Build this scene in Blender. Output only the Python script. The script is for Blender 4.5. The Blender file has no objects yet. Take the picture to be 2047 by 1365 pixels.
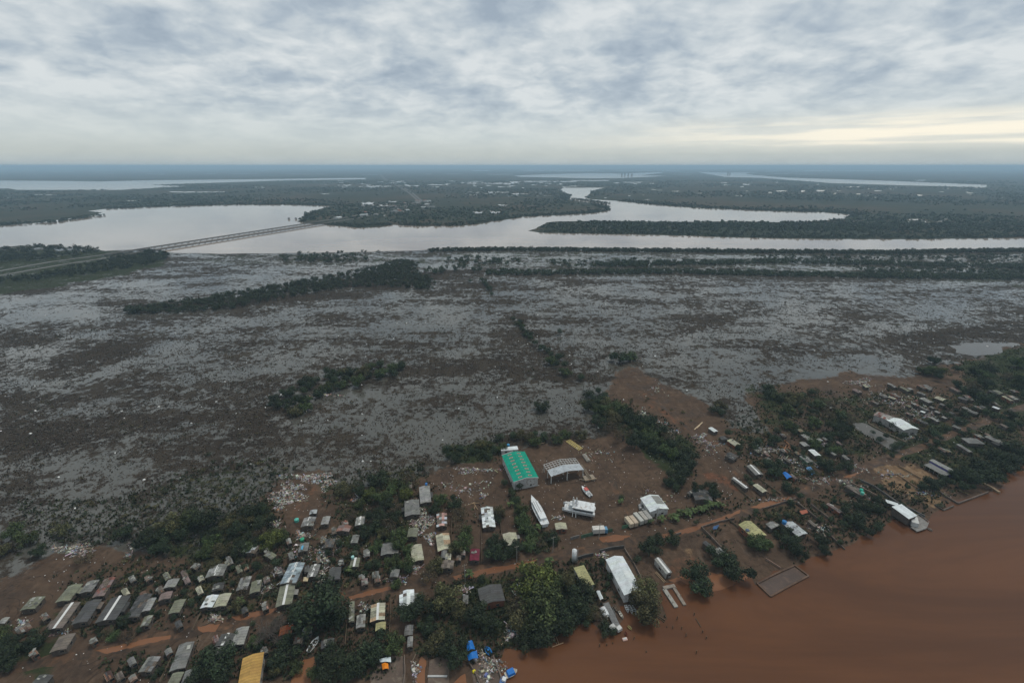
import bpy, math, random
import numpy as np
from mathutils import Vector
from mathutils.geometry import tessellate_polygon
random.seed(7); rng = np.random.default_rng(7)
S = bpy.context.scene; COL = S.collection
# ------------------------------------------------------------------ camera
H = 150.0; F = 910.0; CX, CY = 1023.5, 682.5; TH = math.radians(21.1)
cd = bpy.data.cameras.new('camera'); cam = bpy.data.objects.new('camera', cd); COL.objects.link(cam)
cd.sensor_width = 36; cd.lens = 36*F/2047; cd.clip_start = 1; cd.clip_end = 200000
cam.location = (0, 0, H); cam.rotation_euler = (math.pi/2-TH, 0, 0); S.camera = cam
# ------------------------------------------------------------------ world and sun
SUN_EL, SUN_AZ = math.radians(66), math.radians(58)      # azimuth clockwise from +Y
w = bpy.data.worlds.new('World'); S.world = w; w.use_nodes = True
nt = w.node_tree; nt.nodes.clear(); N = nt.nodes.new; L = nt.links.new
def nmath(nt, op, a, b=None, c=None, clamp=False):
    n = nt.nodes.new('ShaderNodeMath'); n.operation = op; n.use_clamp = clamp
    for i, v in enumerate((a, b, c)):
        if v is None: continue
        if isinstance(v, (int, float)): n.inputs[i].default_value = v
        else: nt.links.new(v, n.inputs[i])
    return n.outputs[0]
def nramp(nt, f, stops):
    r = nt.nodes.new('ShaderNodeValToRGB'); nt.links.new(f, r.inputs[0]); e = r.color_ramp.elements
    for i, (p, c) in enumerate(stops):
        el = e[i] if i < 2 else e.new(p)
        el.position = p; el.color = (*c, 1)
    return r.outputs[0]
def nsmooth(nt, f, a, b):
    m = nt.nodes.new('ShaderNodeMapRange'); m.interpolation_type = 'SMOOTHSTEP'
    nt.links.new(f, m.inputs[0]); m.inputs[1].default_value = a; m.inputs[2].default_value = b
    return m.outputs[0]
def nmix(nt, f, a, b, mode='MIX'):
    m = nt.nodes.new('ShaderNodeMix'); m.data_type = 'RGBA'; m.blend_type = mode
    for s, v in ((m.inputs[0], f), (m.inputs[6], a), (m.inputs[7], b)):
        if isinstance(v, (int, float)): s.default_value = v
        elif isinstance(v, tuple): s.default_value = (*v, 1)
        else: nt.links.new(v, s)
    return m.outputs[2]
def nnoise(nt, vec, scale, detail=3, rough=.5, dist=0.0):
    n = nt.nodes.new('ShaderNodeTexNoise'); n.inputs['Scale'].default_value = scale
    n.inputs['Detail'].default_value = detail; n.inputs['Roughness'].default_value = rough
    n.inputs['Distortion'].default_value = dist
    if vec is not None: nt.links.new(vec, n.inputs['Vector'])
    return n.outputs['Fac']
tc = N('ShaderNodeTexCoord'); sx = N('ShaderNodeSeparateXYZ'); L(tc.outputs['Generated'], sx.inputs[0])
X, Y, Z = sx.outputs
zz = nmath(nt, 'ADD', nmath(nt, 'MAXIMUM', Z, 0.0), .24)
cv = N('ShaderNodeCombineXYZ'); L(nmath(nt, 'DIVIDE', X, zz), cv.inputs[0]); L(nmath(nt, 'DIVIDE', Y, zz), cv.inputs[1])
cvs = cv.outputs[0]
c1 = nnoise(nt, cvs, 2.9, 8, .5, .35); c2 = nnoise(nt, cvs, 9, 6, .55, .35); c0 = nnoise(nt, cvs, .42, 2, .5)
cc = nmath(nt, 'ADD', nmath(nt, 'MULTIPLY', c1, .62), nmath(nt, 'MULTIPLY', c2, .30))
cc = nmath(nt, 'ADD', cc, nmath(nt, 'MULTIPLY', c0, .18))
cloud = nramp(nt, cc, [(.40, (.315, .38, .45)), (.48, (.395, .46, .52)), (.55, (.50, .555, .59)), (.645, (.65, .685, .695))])
# low band: pale grey green haze, warm break in the cloud to the right
elev = nmath(nt, 'MAXIMUM', Z, 0.0)
low = nsmooth(nt, elev, .15, .02)
band = nramp(nt, elev, [(.0, (.40, .455, .47)), (.02, (.47, .51, .49)), (.05, (.56, .61, .60)), (.12, (.55, .61, .63))])
sky = nmix(nt, nmath(nt, 'MULTIPLY', low, .88), cloud, band)
az = nsmooth(nt, nmath(nt, 'DIVIDE', X, nmath(nt, 'ADD', nmath(nt, 'ABSOLUTE', Y), .01)), -.05, .75)
cs = N('ShaderNodeCombineXYZ'); L(nmath(nt, 'MULTIPLY', X, 3.0), cs.inputs[0]); L(nmath(nt, 'MULTIPLY', Z, 42.0), cs.inputs[2])
st = nsmooth(nt, nnoise(nt, cs.outputs[0], 1.3, 4, .55), .40, .60)
b1 = nmath(nt, 'MULTIPLY', nsmooth(nt, elev, .018, .036), nsmooth(nt, elev, .095, .055))
warm = nmath(nt, 'MULTIPLY', nmath(nt, 'MULTIPLY', b1, az), nmath(nt, 'ADD', .35, nmath(nt, 'MULTIPLY', st, .65)))
sky = nmix(nt, nmath(nt, 'MULTIPLY', warm, 1.0), sky, (.92, .86, .72))
back = nsmooth(nt, Y, -.2, -.8)
sky = nmix(nt, nmath(nt, 'MULTIPLY', back, .35), sky, (.30, .36, .44))
sc10 = N('ShaderNodeVectorMath'); sc10.operation = 'SCALE'; sc10.inputs[3].default_value = 9.6; L(sky, sc10.inputs[0])
nish = N('ShaderNodeTexSky'); nish.sky_type = 'NISHITA'; nish.sun_disc = False
nish.sun_elevation = SUN_EL; nish.sun_rotation = SUN_AZ
bg = N('ShaderNodeBackground'); bg.inputs[1].default_value = .1
L(nmix(nt, .96, nish.outputs[0], sc10.outputs[0]), bg.inputs[0])
ow = N('ShaderNodeOutputWorld'); L(bg.outputs[0], ow.inputs[0])
sl = bpy.data.lights.new('sun', 'SUN'); sl.energy = 1.5; sl.angle = math.radians(12); sl.color = (1, .95, .87)
so = bpy.data.objects.new('sun', sl); COL.objects.link(so)
sd = Vector((math.sin(SUN_AZ)*math.cos(SUN_EL), math.cos(SUN_AZ)*math.cos(SUN_EL), math.sin(SUN_EL)))
so.rotation_euler = sd.to_track_quat('Z', 'Y').to_euler(); so.location = (0, 0, 400)
S.view_settings.view_transform = 'Standard'; S.view_settings.look = 'None'
S.view_settings.exposure = 0.2; S.view_settings.gamma = 1; S.view_settings.use_curve_mapping = False
# ------------------------------------------------------------------ helpers
ct, snt = math.cos(TH), math.sin(TH)
def P(px, py, z=0.0):
    """ground (or height z) point seen at a photo pixel"""
    u = (px-CX)/F; v = (CY-py)/F
    dx, dy, dz = u, ct+snt*v, -snt+ct*v
    t = (z-H)/dz
    return (dx*t, dy*t)
def proj(x, y, z):
    dz = z-H; d = y*ct-dz*snt; up = y*snt+dz*ct
    return CX+F*x/d, CY-F*up/d
MATS = {}
def newmat(name):
    m = bpy.data.materials.new(name); m.use_nodes = True; n = m.node_tree; n.nodes.clear()
    o = n.nodes.new('ShaderNodeOutputMaterial'); b = n.nodes.new('ShaderNodeBsdfPrincipled')
    n.links.new(b.outputs[0], o.inputs[0]); return m, n, b, o
def geo(nt): 
    g = nt.nodes.new('ShaderNodeNewGeometry'); return g.outputs['Position']
def objc(nt): 
    g = nt.nodes.new('ShaderNodeTexCoord'); return g.outputs['Object']
def attr(nt, name):
    a = nt.nodes.new('ShaderNodeAttribute'); a.attribute_name = name; return a
def pmat(key, col, rough=.8, var=.35, scale=.6, stain=None, seams=0.0, metal=0.0, spec=.3, tint=True):
    """weathered painted / sheet / wood surface; face attribute 'tint' multiplies it"""
    if key in MATS: return MATS[key]
    m, n, b, o = newmat(key); oc = objc(n)
    n1 = nnoise(n, oc, scale, 5, .65); n2 = nnoise(n, oc, scale*7, 3, .6)
    k = nmath(n, 'ADD', nmath(n, 'MULTIPLY', n1, .7), nmath(n, 'MULTIPLY', n2, .3))
    lo = tuple(c*(1-var) for c in col); hi = tuple(min(.9, c*(1+var*.7)) for c in col)
    c = nramp(n, k, [(.34, lo), (.64, hi)])
    if stain:
        c = nmix(n, nmath(n, 'MULTIPLY', nsmooth(n, nnoise(n, oc, scale*1.7, 4, .7, .6), .52, .68), .8), c, stain)
    if seams:
        wv = n.nodes.new('ShaderNodeTexWave'); wv.bands_direction = 'Y'; wv.inputs['Scale'].default_value = .32
        wv.inputs['Distortion'].default_value = .3; n.links.new(oc, wv.inputs['Vector'])
        c = nmix(n, nmath(n, 'MULTIPLY', nsmooth(n, wv.outputs['Fac'], .82, 1.0), seams), c, tuple(x*.45 for x in col))
        bp = n.nodes.new('ShaderNodeBump'); bp.inputs['Strength'].default_value = .5; bp.inputs['Distance'].default_value = .03
        w2 = n.nodes.new('ShaderNodeTexWave'); w2.bands_direction = 'Y'; w2.inputs['Scale'].default_value = 1.4
        n.links.new(oc, w2.inputs['Vector']); n.links.new(w2.outputs['Fac'], bp.inputs['Height']); n.links.new(bp.outputs[0], b.inputs['Normal'])
    if tint: c = nmix(n, 1.0, c, attr(n, 'tint').outputs['Color'], 'MULTIPLY')
    n.links.new(c, b.inputs['Base Color']); b.inputs['Roughness'].default_value = rough
    b.inputs['Metallic'].default_value = metal; b.inputs['Specular IOR Level'].default_value = spec
    MATS[key] = m; return m
def tag(o, label=None, cat=None, group=None, kind=None):
    if label: o['label'] = label
    if cat: o['category'] = cat
    if group: o['group'] = group
    if kind: o['kind'] = kind
    return o
def empty(name, loc, rz=0.0, sc=1.0):
    o = bpy.data.objects.new(name, None); COL.objects.link(o); o.location = loc; o.rotation_euler[2] = rz
    o.scale = (sc, sc, sc); o.empty_display_size = .5; return o
class MB:
    def __init__(s): s.v = []; s.f = []; s.c = []; s.tint = (1, 1, 1)
    def quad(s, *p, t=None):
        i = len(s.v); s.v += [tuple(q) for q in p]; s.f.append(tuple(range(i, i+len(p)))); s.c.append(t or s.tint); return s
    def hexa(s, p, t=None):     # 8 points: bottom 4, top 4
        i = len(s.v); s.v += [tuple(q) for q in p]
        for f in ((3, 2, 1, 0), (4, 5, 6, 7), (0, 1, 5, 4), (1, 2, 6, 5), (2, 3, 7, 6), (3, 0, 4, 7)):
            s.f.append(tuple(i+k for k in f)); s.c.append(t or s.tint)
        return s
    def box(s, cx, cy, z0, sx, sy, sz, rz=0.0, t=None, taper=1.0):
        c, n = math.cos(rz), math.sin(rz); o = []
        for z, k in ((z0, 1), (z0+sz, taper)):
            for a, b in ((-1, -1), (1, -1), (1, 1), (-1, 1)):
                x, y = a*sx/2*k, b*sy/2*k; o.append((cx+x*c-y*n, cy+x*n+y*c, z))
        return s.hexa(o, t)
    def beam(s, p, q, w, h=None, t=None):
        p, q = Vector(p), Vector(q); d = (q-p).normalized(); h = h or w
        a = d.cross(Vector((0, 0, 1)))
        if a.length < .01: a = Vector((1, 0, 0))
        a.normalize(); b = a.cross(d); a *= w/2; b *= h/2
        return s.hexa([p-a-b, p+a-b, q+a-b, q-a-b, p-a+b, p+a+b, q+a+b, q-a+b], t)
    def cyl(s, cx, cy, z0, r, h, n=14, r2=None, t=None, ax='z'):
        i = len(s.v); r2 = r if r2 is None else r2
        for z, rr in ((0, r), (h, r2)):
            for k in range(n):
                a = 2*math.pi*k/n; x, y = rr*math.cos(a), rr*math.sin(a)
                s.v.append((cx+x, cy+y, z0+z) if ax == 'z' else (cx+x, cy+z, z0+y))
        for k in range(n):
            j = (k+1) % n; s.f.append((i+k, i+j, i+n+j, i+n+k)); s.c.append(t or s.tint)
        s.f.append(tuple(i+k for k in reversed(range(n)))); s.c.append(t or s.tint)
        s.f.append(tuple(i+n+k for k in range(n))); s.c.append(t or s.tint); return s
    def slab(s, a, b, c, d, th, t=None):   # roof sheet with corners a b c d (top), thickness th
        lo = [(p[0], p[1], p[2]-th) for p in (a, b, c, d)]
        return s.hexa(lo+[a, b, c, d], t)
    def mesh(s, name):
        me = bpy.data.meshes.new(name); me.from_pydata(s.v, [], s.f)
        ca = me.color_attributes.new('tint', 'FLOAT_COLOR', 'CORNER')
        arr = np.ones((len(me.loops), 4), np.float32); k = 0
        for f, c in zip(s.f, s.c):
            arr[k:k+len(f), :3] = c; k += len(f)
        ca.data.foreach_set('color', arr.ravel()); return me
    def build(s, name, m, parent=None, smooth=False):
        me = s.mesh(name); me.materials.append(m)
        if smooth:
            me.polygons.foreach_set('use_smooth', [True]*len(me.polygons))
        o = bpy.data.objects.new(name, me); COL.objects.link(o)
        if parent: o.parent = parent
        return o
def np_mesh(name, V, Fc, mats, tint=None, midx=None):
    """fast mesh from numpy verts and equal sized faces"""
    me = bpy.data.meshes.new(name); nv, (nf, k) = len(V), Fc.shape
    me.vertices.add(nv); me.vertices.foreach_set('co', np.asarray(V, np.float32).ravel())
    me.loops.add(nf*k); me.loops.foreach_set('vertex_index', Fc.astype(np.int32).ravel())
    me.polygons.add(nf); me.polygons.foreach_set('loop_start', np.arange(0, nf*k, k, dtype=np.int32))
    for m in mats: me.materials.append(m)
    if midx is not None: me.polygons.foreach_set('material_index', midx.astype(np.int32))
    me.update(calc_edges=True)
    if tint is not None:
        ca = me.color_attributes.new('tint', 'FLOAT_COLOR', 'CORNER')
        a = np.ones((nf, k, 4), np.float32); a[:, :, :3] = tint[:, None, :]
        ca.data.foreach_set('color', a.ravel())
    return me
def link(name, me, parent=None):
    o = bpy.data.objects.new(name, me); COL.objects.link(o)
    if parent: o.parent = parent
    return o
def fract(pts, amp, seg, closed=True):
    """subdivide a world polyline and roughen it"""
    out = []; n = len(pts); r = random.Random(int(abs(pts[0][0])*10)+n)
    for i in range(n if closed else n-1):
        a, b = pts[i], pts[(i+1) % n]; d = math.dist(a, b); k = max(1, min(120, int(d/seg)))
        for j in range(k):
            t = j/k; x, y = a[0]+(b[0]-a[0])*t, a[1]+(b[1]-a[1])*t
            am = amp if j else amp*.3
            out.append((x+r.uniform(-am, am), y+r.uniform(-am, am)))
    if not closed: out.append(pts[-1])
    return out
def sheet(name, loops, z, m, label, cat=None, kind='structure'):
    """flat sheet of one or several polygons in world xy"""
    V, T = [], []
    for lp in loops:
        i = len(V); V += [(x, y, z) for x, y in lp]
        for t in tessellate_polygon([[Vector((x, y, 0)) for x, y in lp]]):
            a, b, c = [V[i+q] for q in t]
            up = (b[0]-a[0])*(c[1]-a[1])-(b[1]-a[1])*(c[0]-a[0])
            T.append(tuple(i+q for q in (t if up > 0 else (t[0], t[2], t[1]))))
    me = bpy.data.meshes.new(name); me.from_pydata(V, [], T); me.materials.append(m)
    return tag(link(name, me), label, cat, None, kind)
def PP(pts, z=0.0): return [P(x, y, z) for x, y in pts]
def inpoly(x, y, poly):
    r = np.zeros(x.shape, bool); n = len(poly)
    for i in range(n):
        x1, y1 = poly[i]; x2, y2 = poly[(i+1) % n]
        if y1 == y2: continue
        r ^= ((y1 > y) != (y2 > y)) & (x < (x2-x1)*(y-y1)/(y2-y1)+x1)
    return r
def strip(pts, w, z0=0.0):
    """closed polygon of a road ribbon along world points"""
    Lf, Rt = [], []
    for i, p in enumerate(pts):
        a = pts[max(0, i-1)]; b = pts[min(len(pts)-1, i+1)]; d = math.dist(a, b) or 1
        nx, ny = -(b[1]-a[1])/d, (b[0]-a[0])/d; ww = w if isinstance(w, (int, float)) else w[i]
        Lf.append((p[0]+nx*ww/2, p[1]+ny*ww/2)); Rt.append((p[0]-nx*ww/2, p[1]-ny*ww/2))
    return Lf+Rt[::-1]
# ------------------------------------------------------------------ materials of the setting
def water_mat(name, col, rough, bump, bscale, col2=None, spec=.5):
    m, n, b, o = newmat(name); g = geo(n)
    if col2:
        mpw = n.nodes.new('ShaderNodeMapping'); mpw.inputs['Rotation'].default_value = (0, 0, -.55); mpw.inputs['Scale'].default_value = (.35, 1.3, 1); n.links.new(g, mpw.inputs['Vector']); k = nsmooth(n, nnoise(n, mpw.outputs[0], .016, 6, .65, .8), .36, .64); c = nmix(n, k, col, col2); n.links.new(c, b.inputs['Base Color'])
    else: b.inputs['Base Color'].default_value = (*col, 1)
    b.inputs['IOR'].default_value = 1.33; b.inputs['Specular IOR Level'].default_value = spec
    r = nramp(n, nnoise(n, g, .004, 4, .6, .4), [(.35, (rough*.6,)*3), (.65, (rough*1.5,)*3)]); n.links.new(r, b.inputs['Roughness'])
    bp = n.nodes.new('ShaderNodeBump'); bp.inputs['Strength'].default_value = bump; bp.inputs['Distance'].default_value = .05
    n.links.new(nnoise(n, g, bscale, 4, .6), bp.inputs['Height']); n.links.new(bp.outputs[0], b.inputs['Normal']); return m
RIVER = water_mat('muddy_river_water', (.116, .050, .0225), .14, .45, .4, (.080, .035, .017), .24)
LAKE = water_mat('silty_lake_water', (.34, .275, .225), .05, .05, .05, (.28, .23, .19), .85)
FLOOD = water_mat('still_flood_water', (.09, .082, .07), .09, .15, .4)
PUDDLE = water_mat('orange_puddle_water', (.20, .092, .045), .16, .2, .8, (.14, .064, .034), .3)
ROADM, n, b, o = newmat('muddy_road'); g = geo(n)
c = nramp(n, nnoise(n, g, .16, 7, .7, .9), [(.36, (.030, .021, .015)), (.47, (.055, .036, .024)), (.56, (.085, .050, .030)), (.68, (.145, .077, .042))])
n.links.new(c, b.inputs['Base Color']); n.links.new(nramp(n, nnoise(n, g, .13, 3), [(.4, (.45,)*3), (.6, (.85,)*3)]), b.inputs['Roughness']); b.inputs['Specular IOR Level'].default_value = .12
# ground: one sheet to the horizon, colour by soil / marsh zones
GROUND, n, b, o = newmat('wet_ground'); g = geo(n)
n_big = nnoise(n, g, .011, 4, .6, .4); n_mid = nnoise(n, g, .055, 5, .65, .0); n_sm = nnoise(n, g, .33, 5, .7, .0); n_fi = nnoise(n, g, 1.6, 3, .7)
A = {k: attr(n, k).outputs['Fac'] for k in ('mud', 'red', 'open', 'veg', 'green', 'far', 'sand')}
def soft(a, k=.9, lo=.42, hi=.58):
    v = nmath(n, 'ADD', a, nmath(n, 'MULTIPLY', nmath(n, 'SUBTRACT', nmath(n, 'ADD', nmath(n, 'MULTIPLY', n_mid, .6), nmath(n, 'MULTIPLY', n_sm, .4)), .5), k))
    return nsmooth(n, v, lo, hi)
n_pt = nnoise(n, g, .14, 4, .65, .0); mpa = n.nodes.new('ShaderNodeMapping'); mpa.inputs['Scale'].default_value = (.011, .030, 1); mpa.inputs['Rotation'].default_value = (0, 0, .12); n.links.new(g, mpa.inputs['Vector']); n_an = nnoise(n, mpa.outputs[0], 1.0, 5, .6); cov = nmath(n, 'ADD', nmath(n, 'MULTIPLY', n_an, 1.0), nmath(n, 'MULTIPLY', n_mid, .60)); cov = nmath(n, 'ADD', cov, nmath(n, 'MULTIPLY', n_pt, 1.0))
cov = nmath(n, 'ADD', cov, nmath(n, 'MULTIPLY', n_sm, 1.0)); cov = nmath(n, 'ADD', cov, nmath(n, 'MULTIPLY', n_fi, .5))
cov = nmath(n, 'SUBTRACT', cov, nmath(n, 'MULTIPLY', A['open'], .17)); cov = nmath(n, 'ADD', cov, nmath(n, 'MULTIPLY', A['veg'], .17))
vegmask = nsmooth(n, cov, 1.985, 2.045)
vegc = nramp(n, nmath(n, 'ADD', nmath(n, 'MULTIPLY', n_mid, .5), nmath(n, 'MULTIPLY', n_fi, .5)), [(.33, (.016, .013, .010)), (.48, (.032, .025, .019)), (.60, (.052, .042, .031)), (.72, (.034, .038, .022))])
marsh = nmix(n, vegmask, (.074, .071, .060), vegc)
farc = nramp(n, nmath(n, 'ADD', nmath(n, 'MULTIPLY', nnoise(n, g, .0016, 6, .6, .5), .6), nmath(n, 'MULTIPLY', nnoise(n, g, .012, 4, .7), .4)), [(.35, (.018, .026, .018)), (.5, (.034, .038, .024)), (.58, (.06, .046, .03)), (.7, (.035, .045, .026))])
mfar = soft(A['far'], .3)
col = nmix(n, mfar, marsh, farc)
mudc = nramp(n, nmath(n, 'ADD', nmath(n, 'MULTIPLY', n_mid, .55), nmath(n, 'MULTIPLY', n_sm, .45)), [(.34, (.034, .023, .016)), (.46, (.062, .041, .028)), (.55, (.086, .057, .038)), (.68, (.130, .088, .060))])
mudc = nmix(n, nmath(n, 'MULTIPLY', nsmooth(n, n_fi, .45, .75), .25), mudc, (.11, .075, .055))
rid = nmath(n, 'ABSOLUTE', nmath(n, 'SUBTRACT', nnoise(n, g, .05, 4, .55, 1.2), .5))
mudc = nmix(n, nmath(n, 'MULTIPLY', nsmooth(n, rid, .012, .0), .55), mudc, (.018, .013, .010))
mpn = n.nodes.new('ShaderNodeMapping'); mpn.inputs['Rotation'].default_value = (0, 0, .6); mpn.inputs['Scale'].default_value = (.25, .07, 1); n.links.new(g, mpn.inputs['Vector'])
mudc = nmix(n, nmath(n, 'MULTIPLY', nsmooth(n, nnoise(n, mpn.outputs[0], 1.0, 5, .7, .8), .57, .68), .5), mudc, (.135, .098, .070))
mm = soft(A['mud'], 2.0); col = nmix(n, mm, col, mudc)
redc = nramp(n, n_sm, [(.35, (.075, .036, .022)), (.65, (.15, .072, .042))])
col = nmix(n, soft(A['red'], 1.2), col, redc)
col = nmix(n, soft(A['sand'], 1.2), col, nramp(n, n_sm, [(.35, (.11, .065, .035)), (.65, (.22, .15, .09))]))
grn = nramp(n, nmath(n, 'ADD', nmath(n, 'MULTIPLY', n_sm, .5), nmath(n, 'MULTIPLY', n_fi, .5)), [(.35, (.012, .017, .009)), (.62, (.040, .048, .020))])
gm = soft(A['green'], 1.5); col = nmix(n, gm, col, grn)
n.links.new(col, b.inputs['Base Color'])
land = nmath(n, 'MAXIMUM', nmath(n, 'MAXIMUM', vegmask, mfar), nmath(n, 'MAXIMUM', mm, gm))
wetmud = nmath(n, 'MULTIPLY', nsmooth(n, n_mid, .50, .40), nmath(n, 'SUBTRACT', 1.0, mfar))
rl = nmath(n, 'SUBTRACT', .85, nmath(n, 'MULTIPLY', nmath(n, 'MULTIPLY', wetmud, mm), .38))
rr = nmath(n, 'ADD', nmath(n, 'MULTIPLY', land, rl), nmath(n, 'MULTIPLY', nmath(n, 'SUBTRACT', 1.0, land), .04))
n.links.new(rr, b.inputs['Roughness']); b.inputs['IOR'].default_value = 1.33
n.links.new(nmath(n, 'SUBTRACT', .75, nmath(n, 'MULTIPLY', land, .67)), b.inputs['Specular IOR Level'])
bp = n.nodes.new('ShaderNodeBump'); bp.inputs['Distance'].default_value = .35
n.links.new(nmath(n, 'MULTIPLY', land, .7), bp.inputs['Strength']); n.links.new(nmath(n, 'ADD', n_sm, nmath(n, 'MULTIPLY', n_fi, .4)), bp.inputs['Height'])
n.links.new(bp.outputs[0], b.inputs['Normal'])
# ------------------------------------------------------------------ the ground sheet
NX, NY = 620, 900
sv = np.linspace(-2.3, 2.3, NX); dep = np.geomspace(20, 58000, NY)
yy = dep-160; D, SV = np.meshgrid(yy+160, sv, indexing='ij'); GX = D*SV; GY = D-160
VZ = np.zeros_like(GX)
idx = np.arange(NX*NY).reshape(NY, NX)
FC = np.stack([idx[:-1, :-1], idx[:-1, 1:], idx[1:, 1:], idx[1:, :-1]], -1).reshape(-1, 4)
gme = np_mesh('ground', np.stack([GX, GY, VZ], -1).reshape(-1, 3), FC, [GROUND])
_r = .012*(GY+200)*(GY < 3000)
def _w(s, p): return (np.sin(GX/s*1.3+1.7*np.sin(GY/s*.9+p))+np.sin(GY/s*1.7+1.3*np.sin(GX/s*1.1+2+p))+.8*np.sin((GX+GY)/s*2.3+np.sin(GX/s*3.1+p)*1.2)+.6*np.sin((GX-GY)/s*4.1+p))/3
DX, DY = _r*(_w(22, 0)+.5*_w(7, 1)), _r*(_w(22, 3)+.5*_w(7, 5))
def zone(polys, blur=1, soft_=1.0):
    a = np.zeros(GX.shape, np.float32)
    for p in polys:
        k = soft_
        if isinstance(p, tuple): p, k = p
        a = np.maximum(a, inpoly(GX+DX, GY+DY, PP(p)).astype(np.float32)*k)
    for _ in range(blur):
        b_ = a.copy(); b_[1:-1, 1:-1] = (a[:-2, 1:-1]+a[2:, 1:-1]+a[1:-1, :-2]+a[1:-1, 2:]+a[1:-1, 1:-1]*2)/6; a = b_
    return a
def setz(name, a):
    at = gme.attributes.new(name, 'FLOAT', 'POINT'); at.data.foreach_set('value', a.astype(np.float32).ravel())
VILL = [(-900, 1250), (0, 1165), (60, 1125), (120, 1095), (200, 1100), (300, 1125), (420, 1095), (535, 1000), (560, 960), (600, 945), (650, 945), (690, 985), (800, 960), (880, 935), (1000, 905), (1150, 872), (1235, 880), (1215, 800), (1230, 742), (1290, 738), (1330, 770), (1420, 810), (1470, 850), (1540, 870), (1500, 800), (1560, 770), (1700, 745), (1800, 755), (1930, 715), (2047, 690), (2700, 560), (4000, 900), (3000, 2200), (-2500, 3400)]
mud = zone([VILL], 7)
mud[GY < 60] = 1
YARD = [(1000, 905), (1150, 875), (1260, 895), (1340, 930), (1330, 960), (1400, 1000), (1420, 1015), (1330, 1035), (1200, 1075), (1140, 1090), (1040, 1100), (960, 1030), (880, 960), (900, 930)]
green = zone([([(1560, 1000), (1700, 960), (1960, 975), (1890, 1005), (1760, 1060), (1600, 1130), (1540, 1080)], .40), ([(380, 1090), (560, 1060), (800, 1080), (800, 1170), (600, 1210), (380, 1240)], .40), ([(1440, 850), (1560, 780), (1800, 780), (2047, 760), (2047, 860), (1700, 940), (1500, 985)], .42), ([(0, 1180), (240, 1130), (400, 1130), (390, 1240), (150, 1290), (0, 1300)], .36), ([(140, 1330), (400, 1290), (620, 1250), (800, 1200), (800, 1365), (150, 1365)], .40),([(540, 1000), (560, 1060), (500, 1110), (330, 1120), (240, 1110), (300, 1050), (420, 1060)], .55), ([(640, 960), (840, 930), (830, 1100), (700, 1090)], .5), ([(860, 900), (1000, 880), (990, 930), (900, 925)], .7),
    ([(0, 1270), (140, 1260), (120, 1365), (0, 1365)], .5), ([(850, 1140), (1200, 1110), (1230, 1220), (1010, 1310), (820, 1330)], .5), ([(1170, 800), (1230, 800), (1380, 880), (1400, 960), (1330, 950), (1250, 890)], .7),
    ([(1500, 770), (1700, 790), (1900, 830), (1850, 930), (1650, 900), (1520, 830)], .5), ([(1780, 880), (2047, 820), (2047, 940), (1940, 970), (1800, 930)], .55), ([(1900, 720), (2300, 640), (2300, 900), (1950, 820)], .6),
    ([(1040, 950), (1080, 1050), (1120, 1100), (1060, 1110), (1010, 1000)], .6), ([(1440, 1010), (1590, 1000), (1600, 1040), (1480, 1060)], .4), ([(1350, 1020), (1445, 1005), (1430, 1030), (1330, 1040)], .6),
    ([(300, 960), (540, 900), (600, 940), (540, 1000), (420, 1090), (260, 1100)], .42), ([(0, 1010), (280, 990), (320, 1110), (120, 1090), (0, 1160)], .40),
    ([(350, 505), (900, 505), (1100, 498), (2300, 505), (2300, 590), (1500, 548), (1000, 548), (960, 530), (400, 530)], .42), ([(-300, 500), (210, 500), (330, 505), (340, 530), (150, 570), (0, 590), (-400, 620)], .62)], 2)
red = zone([([(1230, 745), (1290, 740), (1330, 790), (1420, 870), (1480, 900), (1400, 910), (1300, 830)], .42), ([(1400, 940), (1450, 945), (1500, 975), (1490, 990), (1430, 965)], .62), ([(600, 960), (660, 965), (650, 1010), (600, 1060), (570, 1050), (580, 1000)], .42),
    ([(880, 930), (990, 930), (1000, 960), (900, 960)], .38), ([(800, 1165), (1300, 1075), (1330, 1085), (1000, 1160), (700, 1215)], .40), ([(1310, 1110), (1400, 1090), (1460, 1160), (1400, 1180), (1320, 1160)], .42), ([(0, 1300), (140, 1300), (250, 1365), (0, 1365)], .35)], 2)
sand = zone([([(1320, 1095), (1345, 1095), (1350, 1125), (1330, 1120)], .55), ([(1350, 1095), (1395, 1095), (1390, 1130), (1360, 1130)], .55), ([(1640, 1075), (1690, 1065), (1700, 1090), (1650, 1100)], .5), ([(1600, 1100), (1660, 1080), (1640, 1120), (1600, 1130)], .4),
    ([(1660, 980), (1700, 970), (1700, 1000), (1670, 1000)], .45), ([(1740, 940), (1830, 925), (1900, 980), (1860, 1020), (1780, 985)], .60), ([(1430, 1110), (1450, 1110), (1470, 1170), (1440, 1180)], .4), ([(1200, 1075), (1280, 1068), (1270, 1085), (1210, 1090)], .45)], 1)
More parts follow.
